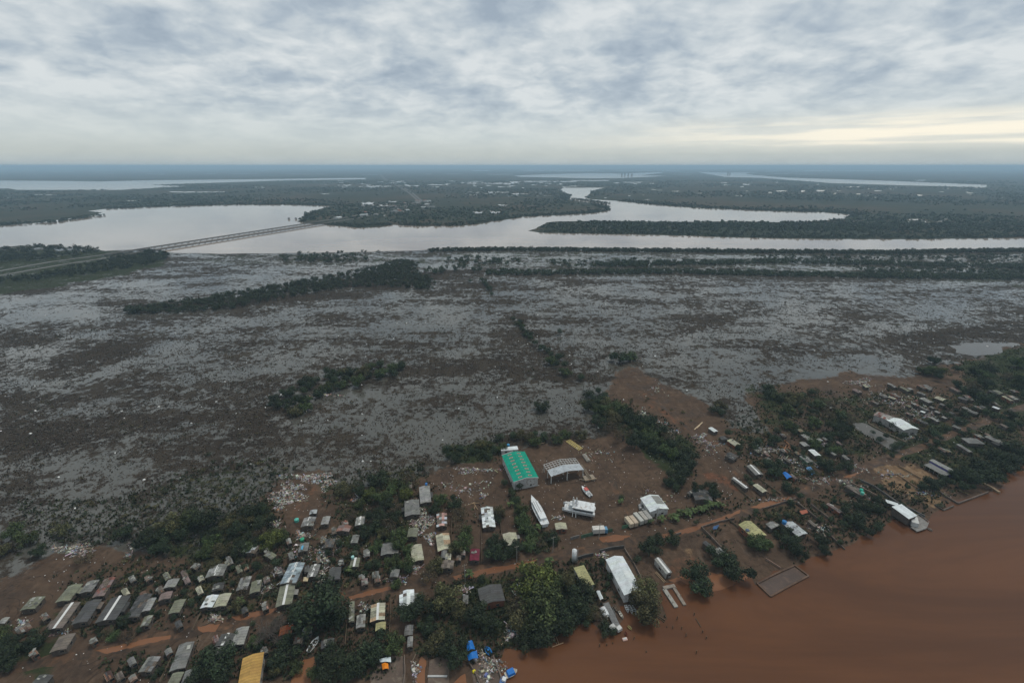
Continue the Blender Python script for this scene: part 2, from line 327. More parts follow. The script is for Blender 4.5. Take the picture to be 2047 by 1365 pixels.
opn = zone([([(680, 770), (1190, 760), (1180, 850), (1000, 880), (860, 890), (640, 890), (560, 960), (500, 1010), (400, 1060), (260, 1060), (300, 980), (540, 900), (640, 830)], .40),
    ([(1270, 700), (1530, 700), (1530, 810), (1490, 860), (1400, 800), (1300, 740)], .5), ([(1500, 735), (1800, 700), (1830, 745), (1600, 770)], .7), ([(0, 590), (180, 590), (200, 640), (120, 660), (0, 670)], .95), ([(0, 680), (200, 700), (280, 780), (180, 860), (100, 840), (0, 760)], .45),
    ([(750, 600), (1000, 620), (960, 720), (780, 700)], .45), ([(1020, 580), (2100, 560), (2100, 640), (1500, 700), (1240, 720), (1080, 660)], .30), ([(380, 560), (600, 530), (900, 510), (900, 540), (700, 560), (300, 600)], .6), ([(100, 560), (400, 560), (300, 620), (120, 620)], .55),
    ([(900, 505), (1500, 510), (2100, 530), (2100, 548), (1500, 535), (900, 535)], .45), ([(600, 940), (900, 880), (1000, 890), (880, 930), (690, 980)], .25), ([(100, 920), (260, 880), (290, 1000), (200, 1060), (60, 1090)], .5), ([(150, 670), (520, 600), (800, 590), (800, 700), (560, 740), (300, 720)], .35)], 3)
veg = zone([([(0, 655), (130, 650), (110, 680), (0, 700)], .9), ([(100, 720), (210, 685), (310, 675), (290, 710), (180, 745), (60, 770)], .95), ([(380, 685), (520, 685), (500, 705), (400, 705)], .8), ([(440, 610), (760, 570), (840, 580), (620, 610), (470, 640)], .9), ([(0, 790), (300, 800), (330, 860), (150, 890), (0, 930)], .6),
    ([(500, 760), (560, 750), (540, 870), (480, 880)], .55), ([(850, 540), (980, 540), (1000, 580), (880, 580)], .5), ([(1490, 600), (1560, 615), (1540, 640), (1470, 625)], .6), ([(1640, 650), (1700, 655), (1690, 668), (1640, 665)], .8), ([(1330, 640), (1460, 630), (1440, 650), (1340, 660)], .6),
    ([(0, 560), (150, 565), (100, 585), (0, 590)], .8), ([(200, 590), (330, 595), (300, 615), (200, 610)], .7), ([(1000, 690), (1200, 700), (1180, 770), (1000, 760)], .35), ([(1760, 660), (2100, 600), (2100, 720), (1850, 740)], .45), ([(820, 640), (1000, 700), (1050, 780), (700, 760)], .25)], 2)
far = zone([], 0); far = np.clip((GY-870)/60, 0, 1)
for k_, a_ in (('mud', mud), ('green', green), ('red', red), ('sand', sand), ('open', opn), ('veg', veg), ('far', far)): setz(k_, a_)
tag(link('ground', gme), 'flooded marsh and muddy village ground reaching to the horizon', None, None, 'structure')
# ------------------------------------------------------------------ far water
RIV = [(-700, 470), (-200, 460), (0, 452), (65, 447), (137, 437), (191, 430), (205, 425), (176, 422), (212, 418), (335, 413), (462, 409.5), (581, 409.5), (663, 412), (640, 418), (612, 428), (595, 444), (620, 448), (655, 450), (716, 456), (761, 455), (785, 450), (839, 453), (925, 452), (959, 448), (1003, 441), (1045, 434), (1113, 431), (1181, 427), (1216, 422), (1222, 418), (1205, 410), (1137, 399), (1142, 390), (1116, 380), (1127, 376), (1209, 375.5), (1181, 382), (1178, 390), (1168, 394), (1181, 399), (1233, 402), (1300, 409), (1407, 417), (1556, 423), (1655, 425), (1700, 430), (1688, 438), (1614, 443), (1556, 444.5), (1448, 443), (1353, 444), (1200, 442), (1113, 443), (1092, 445), (1072, 457), (1055, 462), (1079, 466), (1181, 468), (1300, 470), (1399, 473), (1490, 476), (1634, 478), (1821, 479), (2047, 476), (2700, 470), (2700, 493), (2047, 498), (1903, 500), (1779, 502), (1572, 501), (1365, 499), (1200, 499), (1096, 497), (908, 498), (805, 502), (685, 505), (600, 506), (438, 508), (349, 506), (301, 498), (212, 502), (191, 497), (130, 495), (85, 492), (41, 491), (0, 496), (-700, 530)]
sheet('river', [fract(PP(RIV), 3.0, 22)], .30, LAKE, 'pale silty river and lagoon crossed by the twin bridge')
FARW = [[(-900, 364), (-200, 362), (0, 361.5), (100, 362), (205, 363), (291, 361), (479, 359), (600, 357.5), (700, 356.2), (732, 356.2), (730, 358.8), (600, 360.5), (513, 363), (420, 366), (301, 370), (376, 372.5), (239, 380), (137, 380), (34, 380), (17, 377), (-200, 380), (-900, 388)],
    [(1027, 351.5), (1100, 348.5), (1180, 346.5), (1240, 347.5), (1324, 344.2), (1324, 346), (1280, 351), (1332, 352), (1241, 356.5), (1181, 357), (1100, 355), (1040, 354)],
    [(1394, 344.3), (1450, 345), (1498, 344.6), (1490, 348.8), (1572, 355.5), (1779, 362), (1974, 370), (1970, 375), (1779, 370), (1655, 366), (1523, 356), (1448, 354), (1419, 349)]]
fl = [fract(PP(p), 8, 90) for p in FARW]
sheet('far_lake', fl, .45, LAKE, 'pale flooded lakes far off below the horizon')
sl_ = []
rr_ = random.Random(5)
def sliver(px, py, hx, hy):
    k = max(5, int(hx/2.5)); top = [(px-hx+2*hx*i/k, py-hy*1.5*rr_.uniform(.2, 1)) for i in range(k+1)]
    bot = [(px+hx-2*hx*i/k, py+hy*rr_.uniform(.2, 1)) for i in range(1, k)]
    sl_.append(PP(top+bot))
for a in [(395, 384.5, 58, 1.0), (520, 375, 12, 1), (690, 371, 14, 1.2), (752, 373, 32, 1), (824, 372, 15, 1.3), (877, 370, 24, .9), (975, 367, 55, 1.1), (1030, 365, 12, 1.8), (1100, 363.5, 55, 1), (1180, 361.5, 40, 1), (1265, 365, 20, .9),
          (960, 341.5, 18, .9), (1120, 341, 80, 1.0), (1090, 337.5, 40, .6), (1290, 341, 60, .7), (1640, 341.8, 36, 1.0), (1730, 342, 70, .7), (1400, 338, 50, .5), (1200, 337, 45, .5), (1915, 342, 40, .4), (1205, 334.5, 25, .25), (1490, 369, 10, 1.2), (1540, 386, 9, 1.4), (1562, 383, 12, 1.6), (1605, 382.5, 5, 2.6), (1640, 382, 10, 1.4), (1478, 392, 9, 1.8),
          (1840, 361, 12, .8), (1755, 382, 9, 1), (1838, 391, 7, 1.2), (1830, 440, 9, 2.2), (1845, 445, 14, 1.6), (1895, 443, 16, 1.2), (1700, 374, 20, .8), (735, 407, 14, 3), (770, 412, 12, 1.5), (785, 404, 9, 1.5), (995, 385, 24, 1.2), (1040, 388, 18, 1), (1005, 411, 10, 1.8), (955, 426, 11, 3), (990, 425, 12, 2.6), (1225, 455, 18, 1.2), (1260, 454, 14, 1), (265, 402, 14, .8), (318, 404, 6, .8), (90, 390, 30, .7), (15, 396, 14, .7), (205, 378, 8, .8), (650, 388, 10, .7)]: sliver(*a)
for i in range(46): sliver(rr_.uniform(930, 1100), rr_.uniform(384, 394), rr_.uniform(1.5, 5), rr_.uniform(.25, .5))
for i in range(30): sliver(rr_.uniform(1810, 1900), rr_.uniform(438, 452), rr_.uniform(2, 7), rr_.uniform(.4, .8))
for i in range(26): sliver(rr_.uniform(700, 800), rr_.uniform(400, 432), rr_.uniform(2, 5), rr_.uniform(.3, .8))
for i in range(60): sliver(rr_.uniform(0, 2047), rr_.uniform(336, 350), rr_.uniform(6, 30), rr_.uniform(.15, .35))
for i in range(60): sliver(rr_.uniform(640, 1150), rr_.uniform(362, 376), rr_.uniform(2, 10), rr_.uniform(.4, .9))
for i in range(45): sliver(rr_.uniform(1200, 2000), rr_.uniform(358, 400), rr_.uniform(2, 9), rr_.uniform(.3, .9))
sheet('distant_ponds', [p for p in sl_], .35, LAKE, 'thin flooded pools glinting across the distant plain')
SHORE = [(975, 1420), (985, 1365), (1000, 1320), (1010, 1295), (1060, 1300), (1110, 1275), (1140, 1250), (1180, 1242), (1205, 1262), (1228, 1262), (1245, 1238), (1240, 1212), (1275, 1210), (1300, 1232), (1335, 1238), (1320, 1200), (1330, 1165), (1360, 1160), (1400, 1190), (1440, 1180), (1500, 1150), (1510, 1170), (1545, 1140), (1580, 1142), (1610, 1120), (1680, 1095), (1705, 1088), (1720, 1072), (1760, 1060), (1785, 1037), (1845, 1055), (1860, 1030), (1900, 1003), (1960, 988), (2000, 978), (2018, 940), (2047, 920), (2300, 850), (3200, 700), (4200, 1000), (3600, 2600), (900, 2600)]
sheet('brown_river', [fract(PP(SHORE), .7, 3.0)], .08, RIVER, 'orange brown swollen river along the village bank')
POND = [[(1700, 846), (1727, 845), (1761, 863), (1800, 884), (1798, 903), (1781, 900), (1752, 882), (1710, 856)], [(1897, 690), (1960, 684), (2035, 686), (2005, 704), (1950, 712), (1908, 705)]]
sheet('pond', [fract(PP(POND[0]), .8, 3), fract(PP(POND[1]), 3.5, 7)], .06, FLOOD, 'still grey pool beside the half unroofed shed')
# ------------------------------------------------------------------ roads
RD = [(-200, 1385), (-60, 1350), (60, 1328), (150, 1310), (250, 1290), (340, 1272), (450, 1245), (560, 1225), (690, 1192), (800, 1165), (920, 1147), (1050, 1125), (1150, 1104), (1250, 1086), (1330, 1070), (1440, 1040), (1530, 1010), (1600, 984), (1680, 952), (1760, 925), (1850, 888), (1930, 858), (2047, 812), (2300, 740)]
def road_poly(px, w, amp=.5):
    p = PP(px); q = []
    for i in range(len(p)-1):
        k = max(1, int(math.dist(p[i], p[i+1])/4))
        q += [(p[i][0]+(p[i+1][0]-p[i][0])*j/k, p[i][1]+(p[i+1][1]-p[i][1])*j/k) for j in range(k)]
    q.append(p[-1]); s = strip(q, w); r = random.Random(3)
    return [(x+r.uniform(-amp, amp), y+r.uniform(-amp, amp)) for x, y in s]
sheet('dirt_road', [road_poly(RD, 4.2, .9)], .02, ROADM, 'muddy dirt road through the flooded village')
sheet('dirt_track', [road_poly([(1250, 1082), (1262, 1040), (1235, 1000), (1225, 960)], 3.2, .3)], .016, ROADM, 'faint drag track across the boatyard mud')
sheet('side_track', [road_poly([(1535, 1004), (1495, 970), (1440, 915), (1380, 860), (1310, 800)], 2.6, .3)], .016, ROADM, 'muddy track running out along the spit of bare land')
sheet('side_lane', [road_poly([(768, 1172), (772, 1210), (770, 1250), (790, 1300)], 2.6, .3), road_poly([(1035, 1122), (1020, 1100), (985, 1050), (950, 1000)], 3, .3)], .017, ROADM, 'short muddy lanes between the village houses')
PUD = [[(692, 1194), (730, 1182), (770, 1173), (800, 1166), (786, 1176), (740, 1190), (700, 1199)], [(905, 1151), (960, 1138), (1030, 1127), (1075, 1118), (1060, 1130), (1000, 1142), (940, 1157), (912, 1160)], [(1310, 1072), (1350, 1062), (1400, 1048), (1450, 1030), (1480, 1018), (1478, 1026), (1430, 1047), (1380, 1064), (1325, 1074)],
    [(1500, 1014), (1530, 1002), (1590, 990), (1560, 1004), (1520, 1016)], [(190, 1300), (250, 1287), (300, 1275), (342, 1268), (340, 1276), (270, 1292), (215, 1306)], [(395, 1252), (440, 1246), (430, 1262), (400, 1262)], [(568, 1400), (590, 1340), (606, 1318), (628, 1312), (636, 1330), (622, 1360), (618, 1400)], [(828, 1400), (832, 1340), (842, 1312), (852, 1320), (850, 1400)],
    [(900, 1400), (898, 1370), (930, 1345), (940, 1400)], [(1195, 1075), (1230, 1068), (1262, 1070), (1240, 1080), (1205, 1084)], [(1335, 1160), (1400, 1140), (1450, 1150), (1500, 1140), (1500, 1152), (1440, 1182), (1400, 1192), (1350, 1165)], [(460, 1232), (500, 1224), (560, 1212), (540, 1226), (480, 1240)], [(1680, 955), (1730, 940), (1700, 955)]]
sheet('puddle', [fract(PP(p), .35, 1.2) for p in PUD], .045, PUDDLE, 'orange flood water standing in the road and yards')
# ------------------------------------------------------------------ foliage
def leafmat(key, col, var=.5):
    if key in MATS: return MATS[key]
    m, n, b, o = newmat(key); oc = objc(n)
    oi = n.nodes.new('ShaderNodeObjectInfo')
    ln = nnoise(n, oc, 3.5, 3, .6)
    c = nramp(n, ln, [(.35, tuple(x*(1-var) for x in col)), (.65, tuple(x*(1+var) for x in col))])
    c = nmix(n, 1.0, c, attr(n, 'tint').outputs['Color'], 'MULTIPLY')
    hs = n.nodes.new('ShaderNodeHueSaturation'); hs.inputs['Saturation'].default_value = .9
    n.links.new(nmath(n, 'ADD', .8, nmath(n, 'MULTIPLY', oi.outputs['Random'], .4)), hs.inputs['Value'])
    n.links.new(nmath(n, 'ADD', .485, nmath(n, 'MULTIPLY', oi.outputs['Random'], .03)), hs.inputs['Hue'])
    n.links.new(c, hs.inputs['Color']); n.links.new(hs.outputs[0], b.inputs['Base Color'])
    b.inputs['Roughness'].default_value = .75; b.inputs['Specular IOR Level'].default_value = .2
    MATS[key] = m; return m
BARK = pmat('bark', (.06, .05, .042), .9, .4, 2)
LEAF = {'dark': leafmat('dark_leaves', (.025, .038, .017)), 'green': leafmat('green_leaves', (.044, .064, .020)), 'olive': leafmat('olive_leaves', (.066, .064, .026)),
        'brown': leafmat('brownish_leaves', (.074, .057, .033)), 'bright': leafmat('bright_green_leaves', (.075, .095, .018)), 'grey': leafmat('grey_twigs', (.075, .070, .060))}
def leaf_cloud(r, lobes, per, size, flat=.8, seed=0, shell=.55):
    """numpy leaf quads spread through crown lobes: returns verts, faces, tint"""
    g = np.random.default_rng(seed); V = []; T = []
    for (cx, cy, cz, lr) in lobes:
        k = int(per*(lr/r)**1.4)+3
        d = g.normal(size=(k, 3)); d /= np.linalg.norm(d, axis=1)[:, None]
        rad = lr*(shell+(1-shell)*g.random(k)**.6)*(1+.18*g.normal(size=k))
        c = np.array([cx, cy, cz])+d*rad[:, None]*np.array([1, 1, flat])
        nrm = d+g.normal(size=(k, 3))*.55+np.array([0, 0, .35]); nrm /= np.linalg.norm(nrm, axis=1)[:, None]
        a = np.cross(nrm, g.normal(size=(k, 3))); a /= np.linalg.norm(a, axis=1)[:, None]; b_ = np.cross(nrm, a)
        s = (size*(.6+.8*g.random(k)))[:, None]; a = a*s; b_ = b_*s*.62
        V.append(np.stack([c-a, c-b_, c+a*1.1, c+b_], 1)); t = (.5+1.0*g.random(k))*g.uniform(.65, 1.4); T.append(np.stack([t*g.uniform(.92, 1.12, k), t, t*.9], 1))
    V = np.concatenate(V).reshape(-1, 3); T = np.concatenate(T)
    return V, np.arange(len(V)).reshape(-1, 4), T
def crown_lobes(g, nl, r, hz, top):
    L_ = [(0, 0, hz*.55, r*.62)]
    for i in range(nl):
        a = g.uniform(0, 2*math.pi); q = r*math.sqrt(g.uniform(.05, .85)); z = g.uniform(.28, 1)*hz*(1-.35*q/r)
        L_.append((q*math.cos(a), q*math.sin(a), z*top+.15*r, r*g.uniform(.26, .44)))
    return L_
TREES = {}
def trunk_mesh(g, hz, lobes, rad):
    m = MB(); m.tint = (1, 1, 1)
    th = hz*.5
    pts = [Vector((0, 0, -.2)), Vector((g.uniform(-.06, .06), g.uniform(-.06, .06), th*.5)), Vector((g.uniform(-.1, .1), g.uniform(-.1, .1), th))]
    def limb(a, b, r1, r2):
        n_ = 6; i = len(m.v); d = (b-a).normalized(); x = d.orthogonal().normalized(); y = d.cross(x)
        for q, rr in ((a, r1), (b, r2)):
            for k in range(n_):
                an = 2*math.pi*k/n_; m.v.append(tuple(q+x*rr*math.cos(an)+y*rr*math.sin(an)))
        for k in range(n_):
            j = (k+1) % n_; m.f.append((i+k, i+j, i+n_+j, i+n_+k)); m.c.append((1, 1, 1))
    limb(pts[0], pts[1], rad, rad*.75); limb(pts[1], pts[2], rad*.75, rad*.5)
    for lb in lobes[1:9]:
        limb(pts[1+g.randrange(2)], Vector(lb[:3]), rad*.42, rad*.1)
    return m
def tree_proto(kind, variant):
    key = (kind, variant)
    if key in TREES: return TREES[key]
    g = random.Random(hash((len(kind), kind[0] == 'd', variant)) & 0xffff if False else sum(map(ord, kind))*7+variant)
    r, hz = 1.0, {0: 1.35, 1: 1.1, 2: 1.75}[variant % 3]
    lobes = crown_lobes(g, 15, r, hz, .95)
    fine = 1 if kind != 'grey' else .6
    if kind == 'grey':    # leafless grey tree: twigs
        m = trunk_mesh(g, hz*.7, lobes, .07)
        for lb in lobes:
            for _ in range(26):
                d = Vector((g.gauss(0, 1), g.gauss(0, 1), g.gauss(0, .7))).normalized()*lb[3]*g.uniform(.7, 1.5)
                c = Vector(lb[:3]); m.beam(c+d*.2, c+d, .013, .013, t=(1.6, 1.6, 1.6))
        V, Fq, T = leaf_cloud(r, lobes, 40, .028, .8, g.randrange(999), .3)
    else:
        m = trunk_mesh(g, hz, lobes, .085)
        V, Fq, T = leaf_cloud(r, lobes, {'brown': 330}.get(kind, 560), {'brown': .045}.get(kind, .062), .85, g.randrange(999))
    me = np_mesh('crown', V, Fq, [LEAF[kind]], T); tm = m.mesh('trunk'); tm.materials.append(BARK)
    TREES[key] = (me, tm, hz); return TREES[key]
THINGS = []      # (object, look, px, py, category)
TSPEC = []
def place_tree(px, py, rpx, kind='dark', **k):
    """px, py: crown centre in the photo; rpx: crown radius there"""
    TSPEC.append((px, py, rpx, kind))
def real_tree(px, py, rpx, kind='dark', variant=None, name='tree', look=None, group=None):
    variant = random.randrange(3) if variant is None else variant
    me, tm, hz = tree_proto(kind, variant)
    x, y = P(px, py, 0); dz = (y)*ct+H*snt; r = rpx/F*dz*1.08
    x, y = P(px, py, r*hz*.55)
    o = empty(name, (x, y, 0), random.uniform(0, 6.28), r)
    link('crown', me, o); link('trunk', tm, o)
    LK = {'dark': 'dark green bushy tree', 'green': 'mid green leafy tree', 'olive': 'olive green tree', 'brown': 'thin brownish tree', 'bright': 'bright yellow green tree', 'grey': 'bare grey twiggy tree'}
    sz = 'small ' if r < 2.6 else ('large ' if r > 5.5 else '')
    THINGS.append((o, look or sz+LK[kind], px, py, 'tree')); o['group'] = group or 'trees among the village and marsh'
    return o
ALLP = [0]
def mixk(wts):
    ks = list(wts); return random.choices(ks, [wts[k] for k in ks])[0]
DK = {'dark': 6, 'green': 3, 'olive': 1.3, 'brown': .5}
VG = {'dark': 3, 'green': 3.5, 'olive': 2.5, 'brown': 1.6, 'bright': .3}
BIG = [(632, 1207, 46, 'dark'), (598, 1222, 24, 'dark'), (668, 1222, 28, 'dark'), (540, 1263, 27, 'grey'), (512, 1280, 14, 'green'), (893, 1188, 27, 'olive'), (925, 1222, 18, 'olive'), (1066, 1158, 34, 'bright'), (1100, 1178, 30, 'green'), (1075, 1212, 40, 'green'), (1040, 1232, 26, 'olive'), (1030, 1205, 18, 'brown'),
    (1120, 1222, 30, 'dark'), (1152, 1205, 28, 'dark'), (1168, 1180, 20, 'dark'), (1090, 1255, 30, 'dark'), (1052, 1282, 19, 'dark'), (1138, 1160, 17, 'olive'), (1128, 1240, 24, 'dark'), (1286, 1175, 26, 'olive'), (1292, 1205, 28, 'olive'), (1262, 1180, 14, 'olive'), (1300, 1232, 20, 'olive'), (1390, 1145, 24, 'dark'), (1394, 1168, 23, 'dark'),
    (957, 1232, 24, 'dark'), (985, 1250, 18, 'dark'), (846, 1205, 24, 'dark'), (812, 1222, 22, 'dark'), (855, 1250, 16, 'dark'), (872, 1285, 20, 'olive'), (905, 1290, 24, 'dark'), (915, 1315, 20, 'dark'), (742, 1290, 27, 'dark'), (710, 1315, 26, 'dark'), (785, 1288, 21, 'green'), (660, 1310, 22, 'dark'), (655, 1338, 28, 'dark'), (628, 1345, 15, 'green'), (690, 1345, 18, 'dark'),
    (428, 1322, 30, 'dark'), (400, 1345, 22, 'dark'), (445, 1345, 20, 'dark'), (568, 1310, 25, 'dark'), (590, 1335, 14, 'green'), (553, 1340, 14, 'olive'), (792, 1165, 11, 'green'), (870, 1130, 16, 'olive'), (858, 1150, 15, 'brown'), (960, 1152, 9, 'bright'),
    (1340, 1075, 15, 'dark'), (1310, 1080, 17, 'dark'), (1300, 1095, 19, 'dark'), (1440, 1112, 22, 'dark'), (1475, 1137, 25, 'dark'), (1460, 1120, 14, 'dark'), (1518, 1084, 20, 'green'), (1530, 1090, 14, 'green'), (1590, 1085, 20, 'dark'), (1600, 1100, 16, 'dark'), (1640, 1076, 14, 'dark'), (1650, 1098, 12, 'dark'), (1570, 1062, 12, 'dark'),
    (1735, 1060, 11, 'dark'), (1755, 1052, 10, 'dark'), (1705, 1030, 18, 'dark'), (1715, 1048, 13, 'dark'), (1728, 1010, 14, 'dark'), (1745, 1012, 13, 'dark'), (1757, 1000, 11, 'dark'), (1686, 1008, 10, 'dark'), (1512, 1020, 8, 'dark'), (1392, 1042, 7, 'green'), (1242, 995, 8, 'bright'),
    (1225, 1150, 10, 'green'), (1215, 1165, 8, 'green'), (1205, 1120, 8, 'brown'), (1200, 1230, 13, 'brown'), (1212, 1258, 15, 'dark'), (1178, 1222, 15, 'olive'), (1172, 1245, 10, 'olive'), (1272, 1115, 8, 'dark'), (1325, 1120, 6, 'olive'),
    (1030, 1095, 16, 'dark'), (995, 1080, 18, 'dark'), (980, 1100, 20, 'dark'), (1005, 1108, 15, 'dark'), (880, 1000, 15, 'green'), (905, 1005, 15, 'dark'), (870, 1018, 12, 'dark'), (915, 1025, 16, 'brown'), (925, 1055, 13, 'brown'), (925, 1080, 18, 'green'), (930, 1060, 12, 'green'), (910, 1095, 14, 'olive'),
    (1000, 1020, 12, 'olive'), (995, 1035, 10, 'green'), (1035, 970, 10, 'olive'), (1010, 965, 9, 'olive'), (1060, 1090, 14, 'green'), (1060, 1070, 15, 'green'), (1052, 1052, 16, 'green'), (1045, 1035, 14, 'green'), (1042, 1018, 13, 'green'), (1032, 1000, 11, 'dark'), (1025, 985, 10, 'dark'), (1078, 1085, 13, 'brown'), (1100, 1070, 12, 'dark'), (1115, 1080, 10, 'dark'),
    (750, 1040, 20, 'dark'), (735, 1060, 15, 'dark'), (765, 1060, 12, 'green'), (540, 1078, 19, 'bright'), (560, 1070, 12, 'green'), (520, 1085, 12, 'dark'), (480, 1155, 12, 'brown'), (482, 1190, 14, 'brown'), (472, 1212, 12, 'olive'), (700, 1030, 12, 'brown'),
    (1362, 935, 20, 'dark'), (1350, 955, 17, 'dark'), (1375, 925, 15, 'dark'), (1340, 965, 12, 'dark'), (1352, 975, 9, 'olive'), (1395, 975, 12, 'dark'), (1420, 970, 12, 'dark'), (1430, 985, 12, 'dark'), (1410, 1000, 9, 'dark'),
    (1545, 940, 14, 'dark'), (1560, 930, 12, 'dark'), (1530, 925, 11, 'green'), (1570, 970, 11, 'dark'), (1582, 978, 12, 'dark'), (1545, 985, 9, 'green'), (1500, 965, 8, 'green'), (1668, 935, 13, 'dark'), (1650, 925, 13, 'dark'), (1690, 930, 12, 'dark'), (1548, 878, 12, 'dark'), (1515, 885, 10, 'dark'), (1505, 895, 9, 'dark'), (1590, 895, 7, 'brown'), (1478, 905, 6, 'olive'), (1455, 867, 10, 'olive'),
    (1530, 775, 10, 'dark'), (1545, 785, 10, 'dark'), (1440, 810, 12, 'olive'), (1425, 820, 11, 'dark'), (1445, 825, 10, 'dark'), (1085, 812, 14, 'dark'), (1240, 715, 14, 'dark'), (1260, 712, 12, 'green'), (1225, 718, 11, 'green'), (1118, 665, 8, 'dark'), (500, 1095, 14, 'green'), (1872, 968, 17, 'dark'), (1850, 970, 12, 'dark'), (1893, 962, 13, 'dark'), (1916, 952, 13, 'dark'), (1930, 970, 12, 'dark')]
for a in BIG: place_tree(*a)
def grove(poly, count, r0, r1, wts, seed=1, name='tree'):
    g = random.Random(seed); xs = [p[0] for p in poly]; ys = [p[1] for p in poly]; done = []; tries = 0
    while len(done) < count and tries < count*60:
        tries += 1; x, y = g.uniform(min(xs), max(xs)), g.uniform(min(ys), max(ys)); r = g.uniform(r0, r1)
        if not inpoly(np.array([x]), np.array([y]), poly)[0]: continue
        if any(math.hypot(x-a, (y-b)*1.3) < (r+c)*.62 for a, b, c in done): continue
        random.seed(int(x*31+y*17)); done.append((x, y, r)); place_tree(x, y, r, mixk(wts), name=name)
grove([(270, 1060), (340, 1020), (420, 1010), (420, 1080), (370, 1095), (300, 1100)], 8, 14, 24, DK, 2)
grove([(410, 1030), (530, 1000), (545, 1050), (480, 1120), (410, 1130), (400, 1080)], 14, 10, 17, DK, 3)
grove([(680, 970), (800, 950), (840, 945), (812, 1000), (800, 1090), (720, 1010), (690, 1000)], 17, 11, 19, VG, 4)
grove([(775, 1050), (815, 1040), (820, 1150), (765, 1150), (720, 1120), (735, 1085)], 12, 9, 15, VG, 5)
grove([(885, 895), (1000, 870), (1150, 862), (1180, 872), (1120, 882), (1010, 892), (985, 925), (950, 905), (900, 915)], 20, 8, 13, {'olive': 3, 'green': 3, 'dark': 2}, 6)
grove([(1165, 790), (1200, 780), (1250, 820), (1330, 850), (1345, 890), (1385, 905), (1375, 930), (1330, 905), (1270, 890), (1220, 860), (1180, 830)], 38, 9, 18, DK, 7)
grove([(1095, 705), (1120, 715), (1165, 755), (1150, 765), (1110, 740)], 7, 7, 12, VG, 8)
grove([(545, 795), (600, 765), (680, 735), (790, 725), (815, 735), (800, 750), (700, 760), (650, 790), (600, 825), (550, 815)], 36, 9, 14, {'dark': 3, 'green': 2, 'olive': 1}, 9)
grove([(1525, 770), (1600, 775), (1660, 800), (1720, 830), (1700, 860), (1640, 860), (1580, 830), (1530, 795)], 22, 8, 14, VG, 10)
grove([(1560, 845), (1700, 870), (1710, 900), (1680, 920), (1640, 905), (1600, 880)], 12, 8, 13, DK, 11)
grove([(1870, 720), (1960, 735), (2060, 720), (2060, 800), (1960, 800), (1890, 765), (1840, 745)], 20, 9, 16, DK, 12)
grove([(1870, 800), (1990, 820), (2050, 830), (2050, 860), (1960, 855), (1880, 830)], 10, 8, 12, DK, 13)
grove([(1780, 840), (1850, 860), (1900, 850), (1860, 905), (1790, 900)], 9, 7, 11, VG, 14)
grove([(1930, 930), (1960, 905), (2040, 895), (2040, 925), (1985, 955), (1930, 962)], 9, 14, 21, {'dark': 1}, 15)
grove([(0, 1265), (60, 1255), (90, 1280), (60, 1310), (0, 1330)], 6, 14, 22, DK, 16)
grove([(215, 1215), (240, 1215), (300, 1270), (240, 1285), (200, 1260)], 4, 9, 13, DK, 17)
grove([(470, 1115), (560, 1120), (540, 1140), (470, 1145)], 4, 9, 12, VG, 18)
grove([(640, 1090), (700, 1070), (770, 1140), (740, 1165), (690, 1160)], 6, 7, 11, VG, 19)
grove([(0, 1060), (120, 1040), (270, 1040), (260, 1080), (190, 1120), (60, 1100), (0, 1130)], 8, 12, 18, DK, 20)
grove([(380, 1130), (560, 1110), (760, 1100), (790, 1160), (600, 1205), (400, 1240)], 26, 5, 8.5, VG, 31)
grove([(240, 1150), (400, 1110), (400, 1250), (200, 1290), (20, 1300), (30, 1230)], 16, 6, 9, VG, 32)
grove([(1440, 860), (1560, 830), (1700, 870), (1880, 830), (2040, 800), (2040, 850), (1700, 935), (1500, 975)], 44, 4.5, 8, VG, 33)
grove([(1480, 1020), (1700, 960), (1780, 1020), (1690, 1080), (1560, 1090)], 16, 5, 9, VG, 34)
grove([(1600, 1000), (1700, 960), (1900, 980), (1860, 1010), (1760, 1050), (1640, 1110)], 16, 4, 8, VG, 36)
grove([(260, 1300), (480, 1240), (620, 1240), (600, 1290), (300, 1365)], 12, 7, 11, VG, 35)
# the 285 that show largest are objects, the rest one mass
TSPEC.sort(key=lambda t: -t[2])
for i, t in enumerate(TSPEC[:285]):
    random.seed(i*13+5); real_tree(*t)
REST = []
for px, py, rp, kd in TSPEC[285:]:
    x, y = P(px, py, 2); r_ = rp/F*(y*ct+H*snt); REST.append((x, y, r_*1.05, r_*1.6))
# banana plants with arching fronds in a hedge along the road
BAN = leafmat('banana_leaves', (.050, .072, .018))
def banana_mesh(seed):
    g = random.Random(seed); V = []; Fq = []; T = []
    for k in range(13):
        a = g.uniform(0, 6.28); el = g.uniform(.5, 1.3); ln = g.uniform(1.1, 1.7); p = np.array([0, 0, 1.0]); w_ = .02; prev = None; t = g.uniform(.7, 1.4)
        for j in range(7):
            d = np.array([math.cos(a)*math.cos(el), math.sin(a)*math.cos(el), math.sin(el)]); s = np.array([-math.sin(a), math.cos(a), 0])
            w_ = .26*math.sin(math.pi*(j+.4)/7.2); l, r = p-s*w_, p+s*w_; V += [l, r]
            if prev is not None:
                Fq.append((prev, prev+1, len(V)-1, len(V)-2)); T.append((t, t, t))
            prev = len(V)-2; p = p+d*ln/7; el -= .36
    return np_mesh('fronds', np.array(V), np.array(Fq), [BAN], np.array(T)), MB().cyl(0, 0, 0, .12, 1.05, 7, .08).mesh('stem')
BANM = []
for i in range(3):
    fm, sm_ = banana_mesh(i); sm_.materials.append(BARK); BANM.append((fm, sm_))
hedge = [(1340+i*9.2+random.uniform(-2, 2), 1034-i*2.3+random.uniform(-3, 3)) for i in range(12)]+[(1322, 1040), (1300, 1042), (1352, 1038), (1376, 1030), (1400, 1020)]
